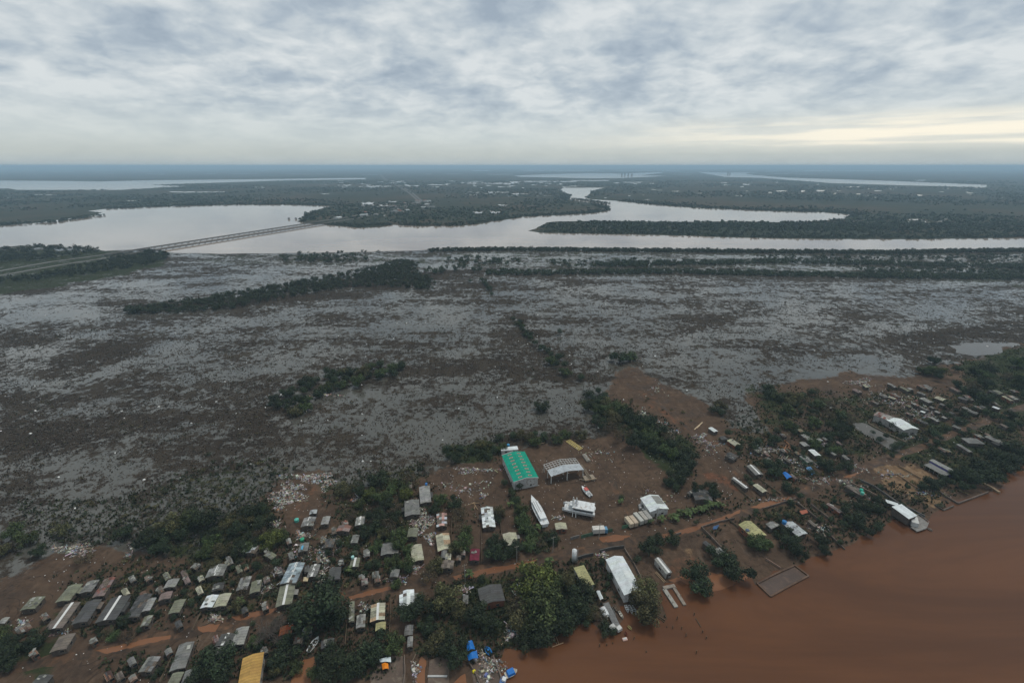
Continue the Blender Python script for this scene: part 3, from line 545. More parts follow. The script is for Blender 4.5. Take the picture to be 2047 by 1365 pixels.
hedge += [(1098, 1350/1.2), (700, 1140), (938, 1150), (1075, 1055), (1020, 1010), (1062, 1088), (1240, 1003), (480, 1205), (790, 1150)]
for i, (px, py) in enumerate(hedge):
    x, y = P(px, py, 1); o = empty('banana_plant', (x, y, 0), i*1.7, 1.6+.5*((i*7) % 5)/5); fm, sm_ = BANM[i % 3]
    link('fronds', fm, o); link('stem', sm_, o); o['group'] = 'banana plants with ragged fronds'; THINGS.append((o, 'green banana plant with arching fronds', px, py, 'plant'))
# ------------------------------------------------------------------ woods that read as one mass
def wood(name, spots, mat, quads, size, label, lobes=3):
    """spots: (x, y, r, h) arrays of tree crowns in one object"""
    g = np.random.default_rng(len(name)*13+len(spots)); sp = np.array(spots); V = []; T = []
    k = quads
    for lb in range(lobes):
        a = g.uniform(0, 6.28, len(sp)); q = sp[:, 2]*g.uniform(0, .7, len(sp))
        cx, cy = sp[:, 0]+q*np.cos(a), sp[:, 1]+q*np.sin(a); cr = sp[:, 2]*g.uniform(.4, .8, len(sp)); fl_ = np.clip(sp[:, 3]/(sp[:, 2]*1.5), .35, 1)[:, None, None]; cz = sp[:, 3]*g.uniform(.45, .78, len(sp))
        d = g.normal(size=(len(sp), k, 3)); d /= np.linalg.norm(d, axis=2)[..., None]
        c = np.stack([cx, cy, cz], -1)[:, None]+d*(cr[:, None]*g.uniform(.6, 1.1, (len(sp), k)))[..., None]*np.concatenate([np.ones((len(sp), 1, 2)), .8*fl_], 2); c[..., 2] = np.maximum(c[..., 2], .3)
        nm = d+g.normal(size=d.shape)*.45+np.array([0, 0, .3]); nm /= np.linalg.norm(nm, axis=2)[..., None]
        u = np.cross(nm, g.normal(size=nm.shape)); u /= np.linalg.norm(u, axis=2)[..., None]; v = np.cross(nm, u)
        s = (size*cr)[:, None, None]*g.uniform(.7, 1.3, (len(sp), k, 1)); u = u*s; v = v*s*.75
        V.append(np.stack([c-u, c-v, c+u, c+v], 2).reshape(-1, 3)); t = (g.uniform(.6, 1.35, len(sp))[:, None]*g.uniform(.7, 1.3, (len(sp), k))).reshape(-1)
        T.append(np.stack([t*g.uniform(.9, 1.2), t, t*.9], 1))
    V = np.concatenate(V); T = np.concatenate(T)
    return tag(link(name, np_mesh(name, V, np.arange(len(V)).reshape(-1, 4), [mat], T)), label, 'woodland', None, 'stuff')
def belt(px, wd, step, r0, r1, h0, h1, seed, off=0.0):
    """crowns along a pixel polyline, wd metres deep"""
    p = PP(px); g = random.Random(seed); out = []
    for i in range(len(p)-1):
        d = math.dist(p[i], p[i+1]); k = max(1, int(d/step*max(1, wd/step*.7)))
        nx, ny = -(p[i+1][1]-p[i][1])/d, (p[i+1][0]-p[i][0])/d
        if ny < 0: nx, ny = -nx, -ny
        for _ in range(k):
            t = g.random(); o_ = g.uniform(0, wd)+off; out.append((p[i][0]+(p[i+1][0]-p[i][0])*t+nx*o_, p[i][1]+(p[i+1][1]-p[i][1])*t+ny*o_, g.uniform(r0, r1), g.uniform(h0, h1)))
    return out
def fill(poly, count, r0, r1, h0, h1, seed):
    g = np.random.default_rng(seed); W = PP(poly); xs = [a for a, _ in W]; ys = [b for _, b in W]; out = []
    while len(out) < count:
        x = g.uniform(min(xs), max(xs), 4000); y = g.uniform(min(ys), max(ys), 4000); m = inpoly(x, y, W)
        for a, b_ in zip(x[m], y[m]):
            out.append((a, b_, g.uniform(r0, r1), g.uniform(h0, h1)))
            if len(out) >= count: break
    return out
s_ = fill([(240, 622), (420, 598), (600, 565), (700, 548), (800, 522), (835, 528), (830, 545), (870, 565), (868, 582), (800, 575), (700, 574), (600, 592), (440, 622), (260, 630)], 900, 2.5, 5, 3.5, 7.5, 1)
wood('marsh_thicket', s_, LEAF['dark'], 34, .26, 'long curved thicket of dark trees crossing the flooded marsh')
wood('small_trees', REST, LEAF['dark'], 220, .13, 'smaller trees in the gaps of the marsh groves and behind the houses')
s_ = belt([(860, 500), (930, 499), (1000, 498), (1150, 499), (1365, 501), (1572, 503), (1779, 504), (1903, 502), (2047, 500), (2500, 497)], 26, 3.4, 2.2, 4.8, 2.8, 5.5, 2, -20)
s_ += belt([(590, 507), (640, 507), (700, 507), (760, 504)], 12, 11, 2.5, 4.5, 4, 8, 3, -12)
wood('bank_wood', s_, LEAF['dark'], 26, .3, 'dark line of trees on the near bank of the wide river')
s_ = belt([(970, 549), (1100, 551), (1350, 548), (1500, 551), (1700, 556), (2047, 560), (2500, 568)], 30, 3.8, 2.2, 4.4, 2.6, 5, 4)+belt([(1200, 534), (1400, 530), (1600, 527), (1800, 533), (2047, 538), (2500, 545)], 34, 4.2, 2.2, 4.4, 2.6, 5, 5)
s_ += fill([(1480, 512), (2300, 508), (2300, 528), (1600, 525)], 380, 2, 4, 3, 6, 6)+fill([(860, 535), (960, 535), (970, 548), (850, 546)], 30, 3, 6, 5, 10, 7)+fill([(550, 515), (720, 510), (740, 524), (580, 526)], 90, 3, 5, 4, 8, 8)
s_ += fill([(1700, 535), (2300, 545), (2300, 562), (1750, 552)], 400, 2, 4, 3, 6, 16)+fill([(900, 515), (1060, 518), (1050, 530), (890, 528)], 60, 3, 5, 3, 7, 17)+fill([(1100, 522), (1330, 520), (1330, 535), (1110, 536)], 90, 3, 5, 3, 7, 18)
wood('flooded_wood', s_, LEAF['dark'], 26, .3, 'bands of dark trees running across the flooded flats before the river')
s_ = fill([(-300, 520), (0, 498), (90, 494), (200, 500), (210, 508), (120, 520), (-300, 545)], 330, 3.5, 6, 6, 11, 9)+fill([(230, 520), (300, 505), (330, 508), (350, 512), (300, 530), (100, 560), (-200, 590), (-200, 570), (60, 555)], 330, 3, 5.5, 5, 9, 10)
wood('roadside_wood', s_, LEAF['dark'], 28, .3, 'trees around the road where it reaches the twin bridge')
s_ = []
for k_ in [((965, 562), (985, 590)), ((1030, 640), (1062, 682)), ((1068, 690), (1100, 715)), ((930, 565), (965, 562))]: s_ += belt(list(k_), 5, 4, 2.2, 4, 3, 6, int(k_[0][0]), -2)
wood('hedge_line', s_, LEAF['dark'], 50, .22, 'broken line of bushes running down the marsh toward the boatyard')
# beyond the river
def shore_belt(px, seed, wd=50, r0=3.5, r1=6.5, h0=3.5, h1=7, step=9): return belt(px, wd, step, r0, r1, h0, h1, seed)
s_ = shore_belt([(-300, 460), (0, 452), (65, 447), (137, 437), (185, 431)], 11)+shore_belt([(212, 418), (335, 413), (462, 409.5), (581, 409.5), (663, 412)], 12)+shore_belt([(655, 450), (716, 456), (785, 450), (839, 453), (925, 452), (1003, 441), (1045, 434), (1113, 431), (1181, 427), (1216, 422)], 13)
s_ += belt([(612, 428), (595, 444)], 30, 14, 4, 7, 6, 11, 14)+fill([(1080, 458), (1100, 446), (1353, 446), (1614, 446), (2047, 447), (2300, 447), (2300, 470), (2047, 473), (1634, 475), (1399, 470), (1181, 465)], 2200, 3, 6, 3, 6.5, 15)
s_ += shore_belt([(1079, 465), (1181, 467), (1300, 469), (1399, 472), (1490, 475), (1634, 477), (1821, 478), (2047, 475), (2500, 470)], 19, 26, 3, 5, 3.5, 6.5, 7)
s_ += shore_belt([(1233, 401), (1300, 408), (1407, 416), (1556, 422), (1655, 424), (1705, 429)], 20)+shore_belt([(1222, 416), (1205, 408), (1137, 398), (1142, 390)], 21)
wood('far_bank_wood', s_, LEAF['dark'], 12, .5, 'low dark woodland lining the far banks of the river', 2)
s_ = []
g_ = np.random.default_rng(4)
W_ = [PP(RIV)]+[PP(p) for p in FARW]
n_ = 42000; dd = np.exp(g_.uniform(math.log(1150), math.log(5200), n_)); xx = dd*g_.uniform(-1.25, 1.25, n_)
bad = np.zeros(n_, bool)
for p in W_: bad |= inpoly(xx, dd, p)
for p in sl_: bad |= inpoly(xx, dd, p)
nz = np.sin(xx*.004+np.sin(dd*.003)*2)+np.sin(dd*.0047+xx*.0013)+np.sin(xx*.011-dd*.006)*.6
keep = ~bad & (nz+g_.normal(size=n_)*.5 > .0)
for x, y in zip(xx[keep], dd[keep]): s_.append((x, y, g_.uniform(4, 9)*(1+y/9000), g_.uniform(1.6, 4.2)))
wood('distant_woodland', s_, LEAF['dark'], 6, .62, 'far dark woodland spread over the plain to the horizon', 1)
# ------------------------------------------------------------------ low growth as ground cover
def tufts(name, n_, region, mat, r0, r1, h0, h1, blades, label, seed, cat='vegetation'):
    """region(x, y)->density 0..1 ; each tuft a few leaning leaf blades"""
    g = np.random.default_rng(seed); C = region(g, n_); m_ = len(C)
    r = g.uniform(r0, r1, m_); hh = g.uniform(h0, h1, m_); tt = g.uniform(.55, 1.45, m_); V = []; T = []
    for k in range(blades):
        a = g.uniform(0, 6.28, m_); e = g.uniform(.3, 1.0, m_)
        base = np.stack([C[:, 0]+np.cos(a)*r*e*.5, C[:, 1]+np.sin(a)*r*e*.5, np.full(m_, .02)], -1)
        tip = base+np.stack([np.cos(a)*r*e*.6, np.sin(a)*r*e*.6, hh*g.uniform(.5, 1, m_)], -1)
        side = np.stack([-np.sin(a), np.cos(a), np.zeros(m_)], -1)*(r*.42)[:, None]
        V.append(np.stack([base-side, base+side, tip+side*.7, tip-side*.7], 1).reshape(-1, 3)); t = tt*g.uniform(.8, 1.2, m_); T.append(np.stack([t, t, t], 1))
    V = np.concatenate(V); T = np.concatenate(T)
    return tag(link(name, np_mesh(name, V, np.arange(len(V)).reshape(-1, 4), [mat], T)), label, cat, None, 'stuff')
def wnoise(x, y, s, ph=0):
    x = x/s+ph; y = y/s-ph
    return (np.sin(x*1.3+1.7*np.sin(y*.9))+np.sin(y*1.7+1.3*np.sin(x*1.1+2))+np.sin((x+y)*.8+np.sin(x*2.3)*1.2)+.7*np.sin(x*3.1-y*2.2+np.sin(y*4)))/3.7
def grid_lookup(a):
    ld = math.log(58000/20)
    def f(x, y):
        i = np.clip(np.log((y+160)/20)/ld*(NY-1), 0, NY-1).astype(int); j = np.clip((x/(y+160)+2.3)/4.6*(NX-1), 0, NX-1).astype(int); return a[i, j]
    return f
Lmud, Lopen, Lveg, Lgreen, Lred = map(grid_lookup, (mud, opn, veg, green, red))
WAT = [PP(SHORE)]+[PP(p) for p in POND]; ROADP = [road_poly(RD, 6.0, .1)]+[PP(p) for p in PUD]+[PP([(1001, 905), (1050, 897), (1080, 955), (1030, 975)])]
def marsh_region(g, n_):
    d = np.exp(g.uniform(math.log(170), math.log(900), n_*2)); y = d-20; x = d*g.uniform(-1.25, 1.25, n_*2)
    c = wnoise(x, y, 9)*.30+wnoise(x, y, 34, 3)*.22+.42+Lveg(x, y)*.5-Lopen(x, y)*.42
    k = (Lmud(x, y) < .3) & (g.random(n_*2) < c); k &= ~inpoly(x, y, PP(RIV)); 
    for p in WAT: k &= ~inpoly(x, y, p)
    return np.stack([x[k], y[k]], -1)[:n_]
REED = leafmat('marsh_reeds', (.085, .070, .052), .35); GRASS = leafmat('wet_grass', (.040, .048, .020), .4)
tufts('marsh_vegetation', 120000, marsh_region, REED, .25, .8, .15, .7, 3, 'brown drowned reeds and floating plant mats on the marsh', 5)
def green_region(g, n_):
    d = np.exp(g.uniform(math.log(95), math.log(520), n_*3)); y = d; x = d*g.uniform(-1.35, 1.45, n_*3)
    c = Lgreen(x, y)*1.1+wnoise(x, y, 14)*.25-.12+Lmud(x, y)*.08-Lred(x, y)*.5
    k = (g.random(n_*3) < c)
    for p in WAT+ROADP+[PP([(1000, 905), (1150, 875), (1260, 895), (1340, 930), (1400, 1000), (1330, 1035), (1130, 1085), (1090, 1060), (1040, 980), (1050, 960)])]: k &= ~inpoly(x, y, p)
    return np.stack([x[k], y[k]], -1)[:n_]
tufts('undergrowth', 60000, green_region, GRASS, .3, .9, .25, 1.2, 4, 'low wet grass and weeds between the houses', 6)
def shrub_spots(n_, seed):
    g = np.random.default_rng(seed); d = np.exp(g.uniform(math.log(120), math.log(520), n_*6)); y = d; x = d*g.uniform(-1.3, 1.4, n_*6)
    c = Lgreen(x, y)*.8+Lmud(x, y)*.05+wnoise(x, y, 20, 5)*.2-.1
    k = g.random(n_*6) < c
    for p in WAT+ROADP+[PP(YARD)]: k &= ~inpoly(x, y, p)
    x, y = x[k][:n_], y[k][:n_]; return [(a, b_, g.uniform(.8, 2.2), g.uniform(.9, 2.6)) for a, b_ in zip(x, y)]
wood('shrubs', shrub_spots(1500, 8), LEAF['olive'], 46, .2, 'low tangled shrubs between houses and along the marsh edge', 2)['category'] = 'shrubbery'
wood('dark_shrubs', shrub_spots(1300, 9), LEAF['dark'], 46, .2, 'dark low shrubs scattered under the trees and marsh edge', 2)['category'] = 'shrubbery'
ms = marsh_region(np.random.default_rng(12), 2600)
g_ = np.random.default_rng(3)
wood('marsh_bushes', [(a, b_, g_.uniform(.7, 1.9), g_.uniform(.5, 1.4)) for a, b_ in ms[:1300]], LEAF['brown'], 20, .28, 'low brown bushes standing in the flooded marsh', 2)['category'] = 'shrubbery'
# ------------------------------------------------------------------ buildings
RC = {'grey': ((.17, .17, .16), 'grey'), 'dark': ((.075, .075, .074), 'dark grey'), 'light': ((.25, .25, .235), 'light grey'), 'white': ((.56, .60, .60), 'white'),
      'cream': ((.36, .35, .26), 'cream'), 'olive': ((.17, .175, .125), 'olive grey'), 'silver': ((.38, .41, .43), 'silver'), 'brown': ((.15, .125, .105), 'brownish grey'),
      'clay': ((.26, .085, .035), 'orange clay'), 'maroon': ((.13, .018, .035), 'maroon'), 'ochre': ((.38, .23, .065), 'ochre yellow'), 'green': ((.0, .235, .155), 'bright green'),
      'bluegrey': ((.27, .33, .36), 'pale blue grey'), 'yellow': ((.36, .34, .17), 'pale yellow'), 'pink': ((.20, .15, .14), 'pinkish grey')}
for k_, v_ in RC.items(): pmat('roof_'+k_, v_[0], .62 if k_ in ('white', 'silver', 'bluegrey') else .85, .28, .5, stain=None if k_ in ('green', 'white', 'maroon', 'ochre') else (.05, .042, .036), seams=.12 if k_ in ('green', 'white') else .5)
pmat('wall_block', (.10, .082, .068), .95, .3, .8, stain=(.06, .042, .033)); pmat('wall_brick', (.20, .078, .045), .95, .35, 1.5, stain=(.09, .045, .03)); pmat('wall_plaster', (.30, .29, .27), .9, .25, .6, stain=(.10, .07, .055))
pmat('wall_wood', (.085, .068, .055), .95, .4, 1.2); pmat('wall_purple', (.11, .095, .26), .8, .2, .6); pmat('wall_white', (.48, .48, .46), .8, .2, .5, stain=(.16, .11, .085)); pmat('wall_green', (.12, .22, .14), .85, .3, .8)
pmat('opening', (.012, .012, .013), .5, .2, 2); pmat('trim', (.46, .46, .44), .7, .15, 1, stain=None); pmat('timber', (.22, .18, .13), .9, .35, 2); pmat('rubble', (.9, .9, .9), .9, .15, 2)
pmat('concrete', (.20, .19, .175), .9, .3, .7, stain=(.09, .065, .05)); pmat('steel', (.33, .34, .34), .55, .2, 1, metal=.3); pmat('asphalt', (.10, .10, .10), .9, .2, .1)
pmat('tarp', (.01, .13, .42), .45, .3, 1.2); pmat('tarp_dull', (.06, .16, .30), .6, .3, 1.2); pmat('plain', (.8, .8, .8), .6, .12, 1); pmat('mudslab', (.10, .072, .055), .85, .4, .12, stain=(.19, .16, .12), tint=False); pmat('wetfloor', (.055, .032, .022), .5, .4, .2, stain=(.10, .06, .04), tint=False)
pmat('window_glass', (.02, .025, .03), .15, .1, 1); pmat('hullwhite', (.60, .62, .62), .4, .12, .5, stain=(.28, .20, .15)); pmat('rust', (.15, .075, .05), .9, .4, 1.5); pmat('mudwall', (.13, .10, .08), .9, .35, .8)
WNAME = {'b': 'wall_block', 'r': 'wall_brick', 'p': 'wall_plaster', 'w': 'wall_wood', 'u': 'wall_purple', 'h': 'wall_white', 'g': 'wall_green'}
def openings(root, hw, hl, wh, g, front=True):
    """door and windows set just proud of the walls"""
    if not front: return
    o = MB().box(-hw*.35, -hl-.02, 0, .85, .06, min(2.0, wh-.3)).build('door', MATS['wall_wood'], root)
    def win(cx, cy, rot, w_=1.1):
        sx_, sy_ = (w_, .08) if not rot else (.08, w_)
        f = MB().box(cx, cy, .95, sx_+(.16 if not rot else 0), sy_+(0 if not rot else .16), .95).build('window', MATS['timber'], root)
        MB().box(cx, cy, 1.03, sx_+(0 if not rot else .03), sy_+(.03 if not rot else 0), .79).build('pane', MATS['window_glass'], f)
    win(hw*.4, -hl-.03, False)
    n_ = 1 if hl < 4 else 2 if hl < 8 else 3
    for s in (-1, 1):
        for i in range(n_): win(s*(hw+.03), -hl+(i+.6)*2*hl/(n_+.2), True)
def gable(root, hw, hl, wh, rise, col, g, style='plain', ridge=False, wall='b', over=.35, name='roof', col2=None):
    m = MB(); t0 = g.uniform(.85, 1.1); m.tint = (t0, t0, t0)
    # walls as one closed shell with gable ends
    V = [(-hw, -hl, -.1), (hw, -hl, -.1), (hw, hl, -.1), (-hw, hl, -.1), (-hw, -hl, wh), (hw, -hl, wh), (hw, hl, wh), (-hw, hl, wh), (0, -hl, wh+rise), (0, hl, wh+rise)]
    i = len(m.v); m.v += V
    for f in ((0, 1, 5, 8, 4), (2, 3, 7, 9, 6), (1, 2, 6, 5), (3, 0, 4, 7), (4, 8, 9, 7), (8, 5, 6, 9), (3, 2, 1, 0)): m.f.append(tuple(i+k for k in f)); m.c.append(m.tint)
    if style != 'open': m.build('wall', MATS[WNAME[wall]], root)
    q = MB(); n_ = max(2, int(hl*2/1.1)); y0, y1 = -hl-over, hl+over; sl = rise/hw; ez = wh-over*sl+.09; rz = wh+rise+.09
    raf = []
    for s in (-1, 1):
        rowc = 2 if style in ('patch', 'torn') else 1
        for j in range(n_):
            a, b = y0+(y1-y0)*j/n_, y0+(y1-y0)*(j+1)/n_
            for k in range(rowc):
                if style == 'torn' and g.random() < .42: continue
                if style == 'patch' and g.random() < .05: continue
                f0, f1 = k/rowc, (k+1)/rowc
                x0, x1 = s*(hw+over)*(1-f0), s*(hw+over)*(1-f1); z0, z1 = ez+(rz-ez)*f0, ez+(rz-ez)*f1
                v = (g.uniform(.97, 1.03) if col in ('white', 'green') else g.uniform(.85, 1.12)) if style == 'plain' else g.uniform(.55, 1.35)
                tint = (v, v*g.uniform(.97, 1.02), v*g.uniform(.94, 1.03))
                if style == 'torn' and g.random() < .3: tint = (v*1.0, v*.55, v*.45)
                if style == 'rust' and g.random() < .4: tint = (v*1.0, v*.72, v*.6)
                dz = (j % 2)*.006+(g.uniform(0, .15) if style in ('patch', 'torn') else 0)
                q.slab((x0, a, z0+dz), (x1, a, z1+dz), (x1, b, z1+dz), (x0, b, z0+dz), .06, t=tint) if s > 0 else q.slab((x1, a, z1+dz), (x0, a, z0+dz), (x0, b, z0+dz), (x1, b, z1+dz), .06, t=tint)
    rf = q.build(name, MATS['roof_'+col], root)
    if style in ('torn', 'patch'):
        r_ = MB()
        for j in range(n_+1):
            y = y0+(y1-y0)*j/n_
            for s in (-1, 1): r_.beam((s*(hw+over), y, ez-.12), (0, y, rz-.12), .1)
        for f in (.15, .5, .85):
            for s in (-1, 1): r_.beam((s*(hw+over)*(1-f), y0, ez+(rz-ez)*f-.08), (s*(hw+over)*(1-f), y1, ez+(rz-ez)*f-.08), .08)
        r_.build('rafters', MATS['timber'], root)
    if ridge:
        MB().slab((-.42, y0, rz-.05+.05), (.42, y0, rz+.04), (.42, y1, rz+.04), (-.42, y1, rz+.04), .05, t=(1.3, 1.3, 1.3)).build('ridge_cap', MATS['trim'], rf)
    return rf
def house(ax, ay, bx, by, wpx, col='grey', style='plain', wall='b', ridge=False, wh=2.3, rise=None, label=None, name='house', vert=False, cat='house', extra=None, trimm=1.0, lab2='house'):
    """(ax, ay) far and (bx, by) near end of the roof centre line in the photo, wpx its pixel width"""
    g = random.Random(int(ax*7+ay*3)); z = wh+.6
    A_, B_ = Vector(P(ax, ay, z)), Vector(P(bx, by, z)); d = A_-B_; ln = max(2.4, d.length*trimm); d.normalize(); ang = math.atan2(d.y, d.x)-math.pi/2
    mx, my = (ax+bx)/2, (ay+by)/2
    q0, q1 = (P(mx, my-wpx/2, z), P(mx, my+wpx/2, z)) if vert else (P(mx-wpx/2, my, z), P(mx+wpx/2, my, z))
    wv = Vector((q1[0]-q0[0], q1[1]-q0[1])); perp = Vector((-d.y, d.x)); wd = max(1.8, abs(wv.dot(perp)))
    over = min(.35, wd*.06); hw, hl = wd/2-over, ln/2-over; c = (A_+B_)/2
    root = empty(name, (c.x, c.y, 0), ang)
    rise = rise if rise is not None else max(.3, hw*.21)
    if style == 'mono':
        m = MB(); r2 = rise; m.hexa([(-hw, -hl, -.1), (hw, -hl, -.1), (hw, hl, -.1), (-hw, hl, -.1), (-hw, -hl, wh), (hw, -hl, wh), (hw, hl, wh+r2), (-hw, hl, wh+r2)]); m.build('wall', MATS[WNAME[wall]], root)
        q = MB(); n_ = max(2, int(hw*2/1.0)); X0, X1 = -hw-over, hw+over
        for j in range(n_):
            a, b = X0+(X1-X0)*j/n_, X0+(X1-X0)*(j+1)/n_; v = g.uniform(.85, 1.12)
            q.slab((a, -hl-over, wh+.08+j % 2*.01), (b, -hl-over, wh+.08+j % 2*.01), (b, hl+over, wh+r2+.12+j % 2*.01), (a, hl+over, wh+r2+.12+j % 2*.01), .06, t=(v, v, v))
        q.build('roof', MATS['roof_'+col], root); openings(root, hw, hl, wh, g)
    elif style == 'hip':
        MB().box(0, 0, -.1, 2*hw, 2*hl, wh+.1).build('wall', MATS[WNAME[wall]], root); q = MB(); a, b = hw+over, hl+over; k = max(.2, b-a); zr = wh+hw*.45; e = wh+.03
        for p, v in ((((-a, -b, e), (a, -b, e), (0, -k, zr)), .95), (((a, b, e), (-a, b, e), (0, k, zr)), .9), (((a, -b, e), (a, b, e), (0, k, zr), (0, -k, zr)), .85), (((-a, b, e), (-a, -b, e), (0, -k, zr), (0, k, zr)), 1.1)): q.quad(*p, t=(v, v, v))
        q.quad((-a, -b, e-.02), (-a, b, e-.02), (a, b, e-.02), (a, -b, e-.02)); q.build('roof', MATS['roof_'+col], root); openings(root, hw, hl, wh, g)
    else:
        gable(root, hw, hl, wh, rise, col, g, style, ridge, wall, over); openings(root, hw, hl, wh, g)
    if not label and g.random() < .6 and hl*hw > 6 and style != 'hip':      # lean-to annex
        s = g.choice((-1, 1)); aw, al = g.uniform(1.2, 2.2), g.uniform(.5, .9)*hl; ay0 = g.uniform(-hl+al/2, hl-al/2); zt = wh-.15
        ac = 'roof_'+g.choice(['grey', 'brown', 'light', 'dark', 'olive', 'pink'])
        x0, x1 = s*(hw+.02), s*(hw+aw); v = g.uniform(.6, 1.2); q = [(x0, ay0-al/2, zt), (x1, ay0-al/2, zt-.5), (x1, ay0+al/2, zt-.5), (x0, ay0+al/2, zt)]
        if s < 0: q = [q[1], q[0], q[3], q[2]]
        MB().slab(*q, .06, t=(v, v*.97, v*.93)).build('annex_roof', MATS[ac], root)
        MB().box(s*(hw+aw/2-.1), ay0, 0, aw-.35, al-.4, zt-.62, t=(.8, .8, .8)).build('annex_wall', MATS['wall_wood'], root)
    if not label and g.random() < .45:      # odd sheets and stones left on the roof
        q = MB()
        for _ in range(g.randint(2, 6)):
            x_ = g.uniform(-.8, .8)*hw; y_ = g.uniform(-.85, .85)*hl; z_ = wh+rise*(1-abs(x_)/hw)+.22; v = g.uniform(.3, 1.4); q.box(x_, y_, z_, g.uniform(.3, 1.2), g.uniform(.3, 1.6), .06, g.uniform(0, 3), t=(v, v, v*.95))
        q.build('loose_sheets', MATS['roof_light'], root)
    if extra: extra(root, hw, hl, wh, rise, g)
    desc = {'patch': 'patchy ', 'torn': 'half stripped ', 'rust': 'rust streaked '}.get(style, '')
    szs = 'long ' if ln > 2.1*wd and ln > 11 else ('small ' if ln*wd < 34 else '')
    look = label or f"{szs}{desc}{RC[col][1]} roofed {lab2}"
    THINGS.append((root, look, mx, my, cat)); root['group'] = 'village houses and sheds'
    if label: root['keep'] = 1; del root['group']
    HOUSES.append((c.x, c.y, max(ln, wd)/2, ang, wd/2, ln/2)); return root
HOUSES = []
